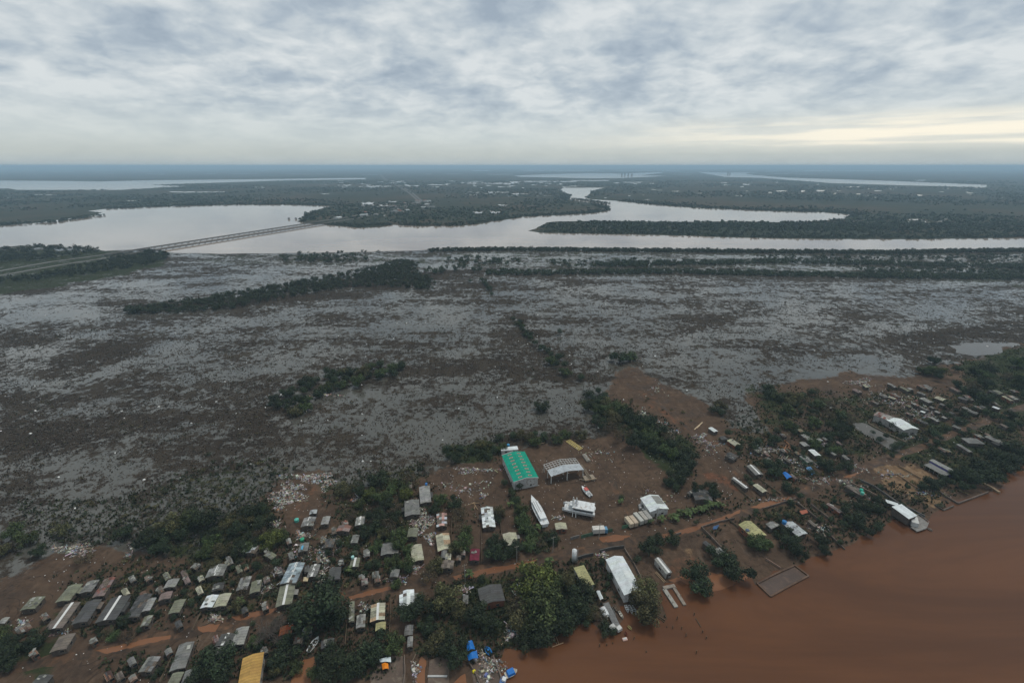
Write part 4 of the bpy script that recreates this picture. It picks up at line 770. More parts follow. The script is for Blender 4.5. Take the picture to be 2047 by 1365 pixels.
HL = [(75, 1191, 53, 1216, 27, 'olive'), (151, 1166, 123, 1200, 26, 'olive'), (186, 1158, 169, 1182, 22, 'grey'), (219, 1153, 195, 1190, 21, 'pink', 'torn'), (145, 1203, 107, 1255, 28, 'brown', 'plain', 'b', True), (188, 1197, 157, 1243, 28, 'dark'), (241, 1190, 209, 1239, 37, 'dark', 'plain', 'b', True),
    (290, 1186, 262, 1232, 26, 'dark', 'patch'), (304, 1193, 290, 1219, 15, 'light'), (347, 1155, 337, 1172, 22, 'light'), (333, 1181, 327, 1196, 22, 'pink'), (360, 1196, 346, 1223, 21, 'olive'), (134, 1266, 114, 1298, 29, 'brown'), (297, 1228, 287, 1249, 16, 'olive'), (11, 1232, 0, 1244, 14, 'light'),
    (373, 1282, 353, 1336, 29, 'grey'), (308, 1310, 288, 1340, 25, 'grey', 'patch'), (356, 1341, 340, 1372, 22, 'olive'), (379, 1336, 364, 1378, 17, 'grey'), (92, 1346, 65, 1375, 30, 'dark'),
    (575, 1166, 566, 1208, 31, 'olive', 'plain', 'b', True), (631, 1126, 622, 1151, 19, 'grey', 'plain', 'b', True), (670, 1132, 667, 1157, 24, 'dark'), (711, 1113, 707, 1131, 18, 'olive', 'plain', 'b', True), (776, 1083, 774, 1106, 26, 'grey'), (791, 1136, 787, 1151, 17, 'grey', 'patch'),
    (438, 1127, 427, 1150, 33, 'light', 'patch', 'b', True), (492, 1151, 482, 1177, 21, 'light', 'patch'), (513, 1158, 508, 1182, 20, 'olive'), (425, 1187, 411, 1212, 23, 'white', 'plain', 'w', True), (450, 1184, 438, 1210, 24, 'cream'), (438, 1163, 433, 1177, 21, 'dark', 'patch'),
    (457, 1264, 443, 1289, 30, 'dark', 'plain', 'b', True), (485, 1251, 473, 1287, 25, 'light'), (442, 1292, 437, 1303, 18, 'grey'), (573, 1248, 569, 1266, 25, 'clay', 'rust'), (655, 1275, 654, 1291, 26, 'dark'), (597, 1271, 594, 1282, 18, 'brown', 'torn'),
    (703, 1200, 702, 1240, 11, 'olive'), (722, 1226, 720, 1252, 18, 'light', 'patch'), (756, 1204, 754, 1238, 29, 'cream', 'rust', 'b', True), (761, 1241, 760, 1257, 20, 'yellow'), (813, 1178, 813, 1210, 30, 'white', 'patch'), (818, 1247, 816, 1267, 17, 'grey', 'patch'), (820, 1270, 819, 1290, 9, 'light', 'patch'),
    (931, 1187, 930, 1204, 11, 'grey'), (831, 1087, 836, 1119, 24, 'cream'), (950, 1095, 948, 1118, 19, 'maroon'), (896, 1118, 893, 1134, 25, 'brown', 'patch'), (823, 998, 824, 1028, 30, 'grey'), (848, 970, 851, 1003, 22, 'light'), (827, 1053, 823, 1071, 20, 'olive'), (883, 1024, 883, 1050, 21, 'silver', 'torn'),
    (973, 1012, 978, 1052, 25, 'white', 'patch'), (1120, 1043, 1123, 1056, 23, 'cream', 'plain', 'r'), (721, 1031, 718, 1048, 18, 'light', 'plain', 'b', True), (712, 1067, 707, 1083, 14, 'grey'), (620, 1032, 613, 1050, 24, 'light', 'patch', 'b', True), (653, 1030, 648, 1046, 15, 'light'), (627, 1017, 625, 1025, 14, 'silver'), (661, 1075, 655, 1092, 20, 'dark', 'torn'),
    (609, 1083, 605, 1100, 18, 'grey'), (545, 1103, 534, 1112, 26, 'olive'), (510, 1088, 500, 1103, 20, 'white', 'torn'), (491, 1085, 478, 1100, 20, 'white', 'torn'), (690, 1048, 684, 1060, 26, 'pink', 'rust'), (395, 1125, 386, 1133, 16, 'grey', 'patch'), (818, 962, 818, 974, 12, 'brown'), (640, 1160, 634, 1166, 10, 'brown'),
    (1018, 1063, 1023, 1088, 28, 'cream'), (1575, 1042, 1606, 1067, 27, 'silver'), (1540, 1042, 1552, 1052, 26, 'light', 'patch'), (1399, 978, 1408, 998, 34, 'dark', 'patch'), (1390, 975, 1376, 985, 12, 'dark', 'torn'), (1433, 1094, 1443, 1103, 18, 'light'), (1408, 1080, 1428, 1096, 12, 'dark'),
    (1510, 966, 1530, 981, 14, 'cream'), (1466, 953, 1494, 974, 11, 'grey', 'plain', 'b', True), (1500, 928, 1519, 947, 17, 'grey', 'plain', 'b', True), (1454, 905, 1472, 914, 26, 'dark', 'patch'), (1459, 877, 1475, 888, 16, 'cream', 'plain', 'r'), (1443, 871, 1450, 877, 14, 'dark'), (1420, 853, 1432, 861, 11, 'white'),
    (1622, 897, 1636, 909, 13, 'white'), (1604, 882, 1614, 890, 13, 'light'), (1605, 909, 1621, 922, 15, 'grey', 'patch', 'g'), (1606, 867, 1621, 878, 12, 'light', 'patch'), (1636, 875, 1643, 880, 10, 'light'), (1662, 902, 1672, 908, 7, 'light'), (1686, 908, 1697, 917, 8, 'grey'), (1642, 805, 1664, 814, 11, 'light'),
    (1843, 794, 1862, 803, 12, 'light'), (1872, 792, 1889, 798, 17, 'cream'), (1778, 791, 1791, 796, 9, 'cream'), (1728, 768, 1735, 773, 7, 'cream'), (1817, 774, 1824, 778, 8, 'light'), (1835, 782, 1851, 788, 8, 'grey'), (1870, 820, 1880, 824, 8, 'light'), (1842, 820, 1850, 823, 8, 'white'), (1863, 833, 1877, 841, 7, 'light'),
    (1887, 832, 1891, 834, 7, 'light'), (1917, 837, 1924, 840, 7, 'light'), (1906, 849, 1921, 855, 9, 'grey'), (1934, 818, 1955, 825, 12, 'grey'), (1960, 810, 1970, 814, 9, 'dark'), (1986, 811, 1999, 816, 9, 'white'), (1917, 792, 1935, 798, 12, 'dark'), (1937, 874, 1954, 885, 30, 'grey', 'hip'), (1973, 870, 2022, 892, 14, 'grey'),
    (1916, 886, 1942, 902, 8, 'grey'), (1812, 808, 1822, 812, 7, 'yellow'), (1861, 811, 1868, 815, 6, 'grey'), (1900, 822, 1908, 826, 8, 'dark'), (1655, 1004, 1682, 1022, 9, 'pink', 'plain', 'r'), (1618, 1038, 1632, 1050, 8, 'brown'), (1880, 805, 1890, 809, 8, 'grey')]
for a in HL:
    k = dict(zip(('col', 'style', 'wall', 'ridge'), a[5:])); house(*a[:5], **k)
# small shacks that fill the lots between the houses
g = random.Random(77); placed = []
def shacks(poly, n_, slope):
    k = 0; tries = 0; xs = [p[0] for p in poly]; ys = [p[1] for p in poly]; RP = road_poly(RD, 9, .1)
    while k < n_ and tries < 4000:
        tries += 1; px, py = g.uniform(min(xs), max(xs)), g.uniform(min(ys), max(ys))
        if not inpoly(np.array([px]), np.array([py]), poly)[0]: continue
        x, y = P(px, py, 0)
        if inpoly(np.array([x]), np.array([y]), RP)[0] or any(math.hypot(x-h[0], y-h[1]) < h[2]+2.6 for h in HOUSES): continue
        if any(math.hypot(px-t[0], (py-t[1])) < t[2]+3 for t in TSPEC[:285]): continue
        k += 1; ln = g.uniform(8, 15)*(.62 if slope > 0 else 1); w_ = g.uniform(8, 14)*(.75 if slope > 0 else 1)
        dx = slope*ln if slope > 0 else -(px-800)/(py-330)*ln*.9
        house(px-dx/2, py-ln/2, px+dx/2, py+ln/2, w_, g.choice(['grey', 'dark', 'light', 'olive', 'brown', 'grey', 'cream', 'pink']), g.choice(['patch', 'patch', 'rust', 'plain', 'torn']), g.choice('bbwr'), wh=2.1)
shacks([(385, 1150), (470, 1110), (600, 1060), (700, 1040), (790, 1110), (790, 1160), (700, 1185), (600, 1200), (400, 1235)], 26, 0)
shacks([(150, 1200), (260, 1150), (400, 1140), (400, 1235), (230, 1285), (30, 1310), (20, 1260)], 14, 0)
shacks([(250, 1320), (440, 1260), (620, 1240), (640, 1300), (420, 1310), (300, 1365), (180, 1365)], 8, 0)
shacks([(1480, 895), (1560, 860), (1640, 850), (1700, 900), (1680, 930), (1560, 965), (1500, 950)], 12, 1.5)
shacks([(1700, 780), (1800, 765), (2040, 770), (2040, 805), (1920, 860), (1850, 845), (1760, 810)], 26, 1.9)
shacks([(1850, 868), (1930, 868), (2040, 835), (2040, 860), (1900, 905), (1860, 900)], 6, 1.7)
shacks([(830, 1110), (990, 1095), (1020, 1110), (900, 1140), (830, 1160)], 4, 0)
# -- individual buildings
def tank(name, px, py, r, h, mat, tint, look, z0=0.0, cat='water tank', lid=True):
    x, y = P(px, py, z0+h/2); o = empty(name, (x, y, z0)); MB().cyl(0, 0, 0, r, h*.8, 18, r*.95, t=tint).build('body', mat, o)
    if lid: MB().cyl(0, 0, h*.8, r*1.03, h*.2, 18, r*.5, t=tuple(c*1.1 for c in tint)).build('lid', mat, o)
    THINGS.append((o, look, px, py, cat)); o['keep'] = 1; return o
# green roofed warehouse with skylight patches
def green_extra(root, hw, hl, wh, rise, g):
    rf = [c for c in root.children if c.name.startswith('roof')][0]; sl = rise/hw
    for s in (-1, 1):
        for j in range(8):
            y = -hl+1.6+j*(2*hl-3.2)/7; x = s*hw*.42; z = wh+rise-abs(x)*sl+.20
            m = MB(); m.slab((x-1.0, y-.5, z+s*sl*1.0), (x+1.0, y-.5, z-s*sl*1.0), (x+1.0, y+.5, z-s*sl*1.0), (x-1.0, y+.5, z+s*sl*1.0), .06, t=(.75, .62, .5)); m.tint = (.9, .9, .9)
            sk = m.build('skylight', MATS['trim'], rf)
            MB().slab((x-.7, y-.16, z+.03+s*sl*.7), (x+.7, y-.16, z+.03-s*sl*.7), (x+.7, y+.16, z+.03-s*sl*.7), (x-.7, y+.16, z+.03+s*sl*.7), .04, t=(.25, .25, .25)).build('vent_slot', MATS['rust'], sk)
    for i, x in enumerate(np.linspace(-hw, hw, 7)): MB().box(x*.99, -hl-.06, 0, .25, .1, wh+rise*(1-abs(x)/hw)-.1).build('pilaster', MATS['wall_white'], root)
    MB().slab((-hw-.4, -hl-.45, wh-.4*sl+.2), (0, -hl-.45, wh+rise+.2), (0, -hl-.25, wh+rise+.2), (-hw-.4, -hl-.25, wh-.4*sl+.2), .3).build('fascia', MATS['trim'], root); MB().slab((0, -hl-.45, wh+rise+.2), (hw+.4, -hl-.45, wh-.4*sl+.2), (hw+.4, -hl-.25, wh-.4*sl+.2), (0, -hl-.25, wh+rise+.2), .3).build('fascia', MATS['trim'], root)
    MB().slab((-hw-.4, hl+.2, wh-.4*sl+.2), (0, hl+.2, wh+rise+.2), (0, hl+.45, wh+rise+.2), (-hw-.4, hl+.45, wh-.4*sl+.2), .3).build('fascia', MATS['trim'], root)
def wh_gable(*a, **k): return house(*a, **k)
house(1026, 904, 1052, 957, 52, 'green', wall='h', wh=5.2, rise=1.2, label='large warehouse with a bright green roof and rows of skylights', name='warehouse', cat='warehouse', extra=green_extra)
house(1001, 897, 1035, 893, 7, 'white', 'mono', wall='h', vert=True, label='narrow white lean-to shed behind the bright green roof', name='shed', cat='shed')
tank('water_tank', 1016, 889.5, .8, 1.6, MATS['plain'], (.05, .35, .65), 'round blue water tank behind the bright green roof')
def white_extra(root, hw, hl, wh, rise, g): MB().slab((-hw-.4, -hl-.42, wh+.1), (0, -hl-.42, wh+rise+.2), (0, -hl-.36, wh+rise+.2), (-hw-.4, -hl-.36, wh+.1), .35).build('fascia', MATS['trim'], root)
house(1228, 1112, 1267, 1183, 40, 'white', wall='h', wh=4.2, rise=1.0, label='large clean white roofed warehouse near the riverside boats', name='warehouse', cat='warehouse', extra=white_extra)
def shed2(root, hw, hl, wh, rise, g):
    q = MB(); sl = rise/hw
    for y0, y1 in ((-hl*.35, hl*.25), (hl*.3, hl*.9)): q.slab((.3, y0, wh+rise-.3*sl+.2), (hw, y0, wh+.2), (hw, y1, wh+.2), (.3, y1, wh+rise-.3*sl+.2), .06, t=(.42, .42, .40))
    q.build('roof_patch', MATS['trim'], root)
    r2 = MB()
    for i in range(5): r2.box(-hw-1.0-(i % 2)*.5, -hl+1.5+i*1.5, 0, 1.1, 1.1, 1.3, i*.5, t=(.8, .8, .8))
    r2.build('leaning_boxes', MATS['wall_white'], root)
house(1298, 990, 1319, 1018, 42, 'white', wall='h', wh=3.6, rise=1.1, label='white shed with grey roof patches beside the parked box trailers', name='shed', cat='shed', extra=shed2)
house(1489, 1042, 1521, 1071, 34, 'yellow', wall='r', wh=3.2, rise=1.0, label='brick house under a broad pale yellow roof near the road', name='house', cat='house')
house(1157, 1129, 1178, 1168, 24, 'yellow', 'hip', wall='p', wh=3.2, label='pale yellow hip roofed house left of the large white warehouse', name='house', cat='house')
house(594, 1123, 575, 1164, 31, 'bluegrey', 'patch', ridge=True, wh=3.2, label='long pale blue and white roofed house with missing sheets', name='house')
house(884, 1065, 889, 1097, 28, 'cream', 'rust', wall='r', label='beige roofed house with a red brick end wall', name='house')
house(978, 1169, 986, 1203, 50, 'dark', wall='r', ridge=False, wh=3, label='wide dark grey roof flecked with debris beside the orange road water', name='house')
def ochre(root, hw, hl, wh, rise, g): pass
house(506, 1306, 495, 1372, 42, 'ochre', wall='p', wh=3.6, rise=.5, label='big ochre yellow roofed hall at the bottom edge', name='hall', cat='hall')
house(1314, 1113, 1338, 1143, 15, 'light', wall='p', wh=2.6, ridge=True, label='long narrow light grey shed on the bare sandy lot', name='shed', cat='shed')
house(1771, 1000, 1797, 1007, 22, 'white', 'mono', wall='w', label='smaller upper white flat roof on the riverside stilt building', name='shed', cat='shed')
def blue_ex(root, hw, hl, wh, rise, g):
    MB().slab((-hw-5.5, -hl-.6, wh-.9), (-hw-1.2, -hl-.6, wh-.6), (-hw-1.2, hl-1, wh-.6), (-hw-5.5, hl-1, wh-.9), .08, t=(1, 1, 1)).build('awning', MATS['roof_grey'], root)
    for y in np.linspace(-hl, hl-2, 5): MB().cyl(-hw-5.3, y, 0, .07, wh-1.0, 6).build('awning_post', MATS['steel'], root)
house(1863, 917, 1908, 941, 13, 'light', wall='u', wh=3.2, rise=.5, label='long building with purple blue wall and grey awning', name='building', cat='building', extra=blue_ex)
# tall shed with only its nearer half roofed
house(1787, 836, 1823, 857, 34, 'white', wall='p', wh=4.2, rise=1.1, label='large white roofed shed whose far half has lost its roof', name='shed', cat='shed')
o = house(1752, 824, 1784, 835.5, 32, 'pink', 'torn', wall='p', wh=4.2, rise=1.1, label='stripped roof frame with rusty sheets behind the white shed', name='roofless_shed', cat='shed')
# open frame shed: half sheeted, half bare purlins
def open_shed():
    z = 4.6; A_, B_ = Vector(P(1119, 919, z+1)), Vector(P(1135, 942, z+1)); d = (A_-B_); ln = d.length; d.normalize(); c = (A_+B_)/2
    q0, q1 = P(1093, 948, z), P(1163, 939, z); wd = math.dist(q0, q1)*.98; hw, hl = wd/2, ln/2; root = empty('open_shed', (c.x, c.y, 0), math.atan2(d.y, d.x)-math.pi/2); rise = 1.3
    for s in (-1, 1):
        MB().slab((0, -hl, z+rise), (s*hw, -hl, z), (s*hw, .1, z), (0, .1, z+rise), .07, t=(1, 1, 1)).build('roof', MATS['roof_silver'], root) if s > 0 else MB().slab((s*hw, -hl, z), (0, -hl, z+rise), (0, .1, z+rise), (s*hw, .1, z), .07).build('roof', MATS['roof_silver'], root)
    q = MB()
    for i in range(13):
        f = i/12*2-1; q.beam((f*hw, .1, z+rise*(1-abs(f))), (f*hw, hl, z+rise*(1-abs(f))), .16)
    for y in np.linspace(.3, hl, 4):
        for s in (-1, 1): q.beam((s*hw, y, z), (0, y, z+rise), .2)
    q.build('purlins', MATS['trim'], root)
    for y in (-hl+.4, 0, hl-.2):
        for x in (-hw+.3, 0, hw-.3): MB().box(x, y, 0, .35, .35, z+rise*(1-abs(x)/hw)-.15).build('post', MATS['trim'], root)
    THINGS.append((root, 'open sided shed roofed white in front with bare frame behind', 1127, 932, 'shed')); root['keep'] = 1
open_shed()
# stilt building on the river
def stilt():
    z = 2.4; pts = [P(x, y, z) for x, y in ((1783, 1014), (1803, 1008), (1834, 1031), (1817, 1038))]; c = np.mean(pts, 0); o = empty('stilt_house', (c[0], c[1], 0))
    L_ = [(p[0]-c[0], p[1]-c[1]) for p in pts]; zz_ = 4.6
    q = [P(x, y, zz_) for x, y in ((1782, 1013), (1802, 1008), (1834, 1030), (1817, 1037))]; q = [(p[0]-c[0], p[1]-c[1], zz_+.3*(i in (0, 1))) for i, p in enumerate(q)]
    MB().slab(q[0], q[3], q[2], q[1], .12).build('roof', MATS['roof_white'], o)
    w_ = MB(); cc_ = np.mean(q, 0); bt = [((p[0]-cc_[0])*.92+cc_[0], (p[1]-cc_[1])*.92+cc_[1]) for p in q]; order = [0, 3, 2, 1]
    w_.hexa([(bt[i][0], bt[i][1], .9) for i in order]+[(bt[i][0], bt[i][1], zz_-.15) for i in order]); w_.build('wall', MATS['wall_wood'], o)
    d = [P(x, y, .9) for x, y in ((1815, 1040), (1836, 1030), (1856, 1045), (1852, 1056), (1834, 1062), (1822, 1054))]; V = [(p[0]-c[0], p[1]-c[1]) for p in d]
    m = MB(); m.quad(*[(x, y, .9) for x, y in V][::-1]); m.quad(*[(x, y, .7) for x, y in V])
    for i in range(len(V)):
        a, b_ = V[i], V[(i+1) % len(V)]; m.quad((*a, .7), (*b_, .7), (*b_, .9), (*a, .9))
    m.build('deck', MATS['concrete'], o)
    for x, y in V: MB().cyl(x*.95, y*.95, -.5, .14, 1.2, 8).build('pile', MATS['timber'], o)
    e = P(1828, 1039, 2.6); MB().box(e[0]-c[0], e[1]-c[1], .9, 2.6, 5, 2.0, -.55).build('hut', MATS['wall_white'], o)
    rl = MB()
    for i in range(len(V)):
        a, b_ = V[i], V[(i+1) % len(V)]; rl.beam((*a, 1.8), (*b_, 1.8), .06)
        for t in (0, .33, .66): rl.beam((a[0]+(b_[0]-a[0])*t, a[1]+(b_[1]-a[1])*t, .9), (a[0]+(b_[0]-a[0])*t, a[1]+(b_[1]-a[1])*t, 1.8), .06)
    rl.build('railing', MATS['steel'], o)
    THINGS.append((o, 'white roofed stilt building with a deck over the river', 1815, 1030, 'building')); o['keep'] = 1
stilt()
# concrete shell heaped with rubble, two green tanks on it
o = house(1694, 968, 1728, 988, 16, 'brown', 'patch', wall='b', wh=2.6, rise=.25, label='low grey building heaped with rubble under two green tanks', name='ruined_house')
tank('water_tank', 1722, 979, .75, 1.4, MATS['plain'], (.03, .42, .30), 'upper of two green water tanks on the rubble topped building', 3.0)
tank('water_tank', 1724, 985, .75, 1.4, MATS['plain'], (.12, .50, .38), 'lower of two green water tanks on the rubble topped building', 3.0)
tank('water_tank', 1568, 1043, .9, 1.6, MATS['plain'], (.03, .18, .42), 'blue water tank on the silver roofed riverside house', 3.2)
tank('water_tank', 1494, 1060, .8, 1.4, MATS['plain'], (.09, .12, .18), 'grey blue water tank beside the broad pale yellow roof', 2.6)
tank('water_tank', 593, 1039, .95, 1.5, MATS['plain'], (.10, .45, .36), 'turquoise tank left of the patchy ridge roof near the clearing')
tank('water_tank', 604, 1078, .9, 1.4, MATS['plain'], (.03, .33, .18), 'green tank among white debris above the small blue striped roof')
tank('water_tank', 852, 967, .6, 1.2, MATS['plain'], (.05, .2, .5), 'small blue tank at the far end of a light roof', 2.8)
tank('water_tank', 705, 1113, .6, 1.1, MATS['plain'], (.35, .62, .58), 'pale aqua tank on the small olive ridge roof', 2.8)
tank('water_tank', 947.5, 1341, .5, .9, MATS['plain'], (.7, .6, .02), 'small yellow drum on the concrete plot at the bottom edge')
# white upright silo
x, y = P(1147, 1124, 0); o = empty('silo', (x, y, 0)); MB().cyl(0, 0, .9, .95, 5.6, 20).build('tank_body', MATS['hullwhite'], o, True); MB().cyl(0, 0, 6.5, .95, .5, 20, .35).build('dome', MATS['hullwhite'], o)
for a in range(4): MB().box(.7*math.cos(a*1.57+.78), .7*math.sin(a*1.57+.78), 0, .14, .14, 1.0).build('leg', MATS['steel'], o)
m = MB(); m.beam((.95, -.5, 0), (.95, -.5, 7.4), .09); m.beam((1.35, -.5, 0), (1.35, -.5, 7.4), .09)
for i in range(14): m.beam((.95, -.5, .4+i*.5), (1.35, -.5, .4+i*.5), .06)
m.build('ladder', MATS['steel'], o); THINGS.append((o, 'tall white cylindrical tank standing by the road', 1147, 1112, 'tank')); o['keep'] = 1
# box trailers parked in a row
TR = [(1252, 1032, 1264, 1047, (.62, .52, .38)), (1261, 1030, 1273, 1045, (.58, .47, .35)), (1269, 1024, 1284, 1041, (.52, .52, .47)), (1279, 1022, 1293, 1038, (.45, .42, .37)), (1288, 1020, 1301, 1036, (.38, .37, .34))]
TN = ['leftmost beige box trailer of the row', 'second beige box trailer from the left of the row', 'pale grey box trailer in the middle of the row', 'second box trailer from the right of the row', 'rightmost dark grey box trailer of the row']
for (ax, ay, bx, by, t), nm in zip(TR, TN):
    A_, B_ = Vector(P(ax, ay, 2.9)), Vector(P(bx, by, 2.9)); d = A_-B_; ln = d.length; c = (A_+B_)/2; o = empty('box_trailer', (c.x, c.y, 0), math.atan2(d.y, d.x)-math.pi/2)
    MB().box(0, 0, .9, 1.85, ln, 2.1, t=t).build('box_body', MATS['plain'], o); q = MB(t)if False else MB()
    for i in range(9): q.box(0, -ln/2+.3+i*(ln-.6)/8, 3.0, 1.8, .07, .05, t=tuple(k*.7 for k in t))
    q.build('roof_ribs', MATS['plain'], o)
    MB().box(0, 0, .6, 1.6, ln*.96, .28, t=(.06, .06, .06)).build('chassis', MATS['plain'], o)
    for s in (-1, 1):
        for yy_ in (-ln*.32, ln*.32):
            w_ = MB(); w_.cyl(0, 0, 0, .45, .28, 12, t=(.03, .03, .03)); wo = w_.build('wheel', MATS['plain'], o); wo.rotation_euler = (0, math.pi/2, 0); wo.location = (s*.78-.14, yy_, .45)
    for s in (-1, 1): MB().box(s*.45, -ln/2-.04, 1.05, .84, .06, 1.75, t=tuple(k*.9 for k in t)).build('rear_door', MATS['plain'], o)
    THINGS.append((o, nm, (ax+bx)/2, (ay+by)/2, 'trailer')); o['keep'] = 1; o['group'] = 'box trailers parked side by side in the yard'
# truck
A_, B_ = Vector(P(1184, 1056, 2.8)), Vector(P(1215, 1054, 2.8)); d = B_-A_; ln = d.length; c = (A_+B_)/2; o = empty('truck', (c.x, c.y, 0), math.atan2(d.y, d.x))
MB().box(-ln*.1, 0, .9, ln*.76, 2.4, 2.2, t=(.62, .60, .55)).build('cargo_box', MATS['plain'], o); cb = MB().box(ln*.38, 0, .7, ln*.2, 2.2, 1.9, t=(.12, .28, .42), taper=.93).build('cab', MATS['plain'], o); MB().box(ln*.485, 0, 1.6, .05, 1.9, .75).build('windscreen', MATS['window_glass'], cb)
MB().box(0, 0, .55, ln*.95, 1.4, .3, t=(.05, .05, .05)).build('chassis', MATS['plain'], o)
for s in (-1, 1):
    for xx_ in (-.35, -.2, .36): wo = MB().cyl(0, 0, 0, .48, .3, 12, t=(.03, .03, .03)).build('wheel', MATS['plain'], o); wo.rotation_euler = (math.pi/2, 0, 0); wo.location = (xx_*ln, s*1.05+.15, .48)
THINGS.append((o, 'white box truck with a blue cab parked by the green fence', 1199, 1057, 'truck')); o['keep'] = 1
# ------------------------------------------------------------------ boats
def hull(ln, bw, h, t=(1, 1, 1), sharp=1.0, stern=.85, deck=False, n_=12):
    """open or decked hull, bow toward +y, keel on z=0"""
    m = MB(); m.tint = t; rows = []
    for i in range(n_+1):
        f = i/n_; y = -ln/2+ln*f; k = stern+(1-stern)*min(1, f*3) if f < .33 else (1 if f < .55 else max(.02, 1-((f-.55)/.45)**(2.0/sharp))); rz = h*(1+.35*max(0, f-.5)**2*4)
        w_ = bw/2*k; rows.append([(0, y, .0 if f < .9 else h*.3*(f-.9)*10), (w_*.62, y, h*.12), (w_, y, rz), (w_*.86, y, rz), (w_*.5, y, h*.3), (0, y, h*.26)])
    def side(s):
        for a, b in zip(rows[:-1], rows[1:]):
            for j in range(5):
                if deck and j > 2: continue
                q = [a[j], a[j+1], b[j+1], b[j]]; q = [(s*x, y, z) for x, y, z in q]; m.quad(*(q if s > 0 else q[::-1]))
    side(1); side(-1)
    if deck:
        for a, b in zip(rows[:-1], rows[1:]): m.quad((-a[3][0], a[3][1], a[3][2]-.04), (a[3][0], a[3][1], a[3][2]-.04), (b[3][0], b[3][1], b[3][2]-.04), (-b[3][0], b[3][1], b[3][2]-.04))
    a = rows[0]; m.quad(*[(x, y, z) for x, y, z in a[:4]]+[(-x, y, z) for x, y, z in a[1:4][::-1]]); return m
def seat_on(ax, ay, bx, by, z, name):
    A_, B_ = Vector(P(ax, ay, z)), Vector(P(bx, by, z)); d = B_-A_; c = (A_+B_)/2; return empty(name, (c.x, c.y, 0), math.atan2(d.y, d.x)-math.pi/2), d.length
def canoe(ax, ay, bx, by, t, look, bw=1.2, z=0.0, thw=3, outboard=False, kind='boat'):
    o, ln = seat_on(ax, ay, bx, by, .4, 'rowing_boat'); o.location.z = z; hull(ln, bw, .55, t, stern=.7).build('hull', MATS['hullwhite'], o)
    for i in range(thw): MB().box(0, -ln*.3+i*ln*.6/max(1, thw-1)-.2, .36, bw*.8, .28, .06, t=tuple(k*.7 for k in t)).build('thwart', MATS['timber'], o)
    if outboard: MB().box(0, -ln/2-.15, .3, .3, .35, .6, t=(.08, .08, .08)).build('outboard_motor', MATS['plain'], o)
    THINGS.append((o, look, (ax+bx)/2, (ay+by)/2, 'boat')); o['keep'] = 1; return o
# long white passenger boat on the yard
o, ln = seat_on(1090, 1047, 1062, 991, 2.2, 'passenger_boat'); o.location.z = .25
hull(ln, 4.4, 1.9, (.95, .95, .95), deck=True, sharp=1.2).build('hull', MATS['hullwhite'], o)
MB().box(0, -ln*.06, 1.85, 3.0, ln*.66, 1.1, taper=.93).build('cabin', MATS['hullwhite'], o); q = MB()
for s in (-1, 1):
    for i in range(12): q.box(s*1.50, -ln*.36+i*ln*.052, 2.25, .06, ln*.035, .45)
q.build('window_band', MATS['window_glass'], o); MB().box(.35, -ln*.06, 2.96, .3, ln*.58, .12, t=(.35, .35, .35)).build('roof_rail', MATS['plain'], o); MB().box(-.6, -ln*.06, 2.96, .12, ln*.6, .14, t=(.3, .3, .3)).build('roof_rail', MATS['plain'], o)
MB().box(0, -ln*.27, 2.99, 2.9, ln*.22, .18).build('aft_roof', MATS['hullwhite'], o)
for i in range(4): MB().box(0, -ln*.35+i*ln*.2, -.25, 2.6, .4, .45).build('keel_block', MATS['timber'], o)
THINGS.append((o, 'long narrow white passenger boat lying on the yard mud', 1076, 1019, 'boat')); o['keep'] = 1
# white ferry raised on stands, two leaning A frames and a blue pennant
o, ln = seat_on(1190, 1021, 1125, 1009, 2.6, 'ferry'); bw = 5.6
for s in (-1, 1):
    ho = hull(ln, 1.9, 1.5, (.9, .9, .9), deck=True).build('hull', MATS['hullwhite'], o); ho.location = (s*1.9, 0, 1.0)
MB().box(0, -ln*.02, 2.35, bw, ln*.92, .35).build('deck', MATS['hullwhite'], o)
MB().box(0, -ln*.14, 2.7, bw*.92, ln*.62, 1.7, taper=.97).build('cabin', MATS['hullwhite'], o)
MB().box(0, -ln*.14, 4.4, bw, ln*.66, .16).build('cabin_roof', MATS['hullwhite'], o)
for s in (-1, 1): MB().box(s*bw*.462, -ln*.14, 3.15, .08, ln*.58, .7).build('window_band', MATS['window_glass'], o)
MB().box(0, -ln*.455, 3.1, bw*.7, .08, .8).build('window_band', MATS['window_glass'], o)
for y in (-.35, -.2, -.05): MB().box(0, y*ln, 4.56, bw*.8, .1, .07, t=(.5, .5, .5)).build('roof_seam', MATS['plain'], o)
for sgn, y in ((1, ln*.16), (-1, ln*.06)):
    q = MB(); q.beam((-bw*.62, y, .0), (-bw*.12, y+.4, 7.6), .4); q.beam((bw*.62, y, 0), (bw*.12, y+.4, 7.6), .4); q.beam((-bw*.3, y+.25, 4.9), (bw*.3, y+.25, 4.9), .2); q.beam((-bw*.5, y+.05, 1.5), (bw*.5, y+.05, 1.5), .2); q.build('lifting_frame', MATS['trim'], o)
wh_ = MB().box(0, ln*.2, 2.7, 3.4, 2.6, 1.9, taper=.9).build('wheelhouse', MATS['hullwhite'], o); MB().box(0, ln*.2+1.25, 3.55, 2.8, .1, .7).build('windscreen', MATS['window_glass'], wh_)
q = MB(); q.quad((-.6, ln*.12, 5.0), (.5, ln*.12, 5.0), (.1, ln*.12, 6.9), (-.4, ln*.12, 6.9)); q.quad((-.4, ln*.12+.06, 6.9), (.1, ln*.12+.06, 6.9), (.5, ln*.12+.06, 5.0), (-.6, ln*.12+.06, 5.0)); q.tint = (1, 1, 1); q.build('pennant', MATS['tarp'], o)
q = MB()      # dark lettering strokes on the forward roof
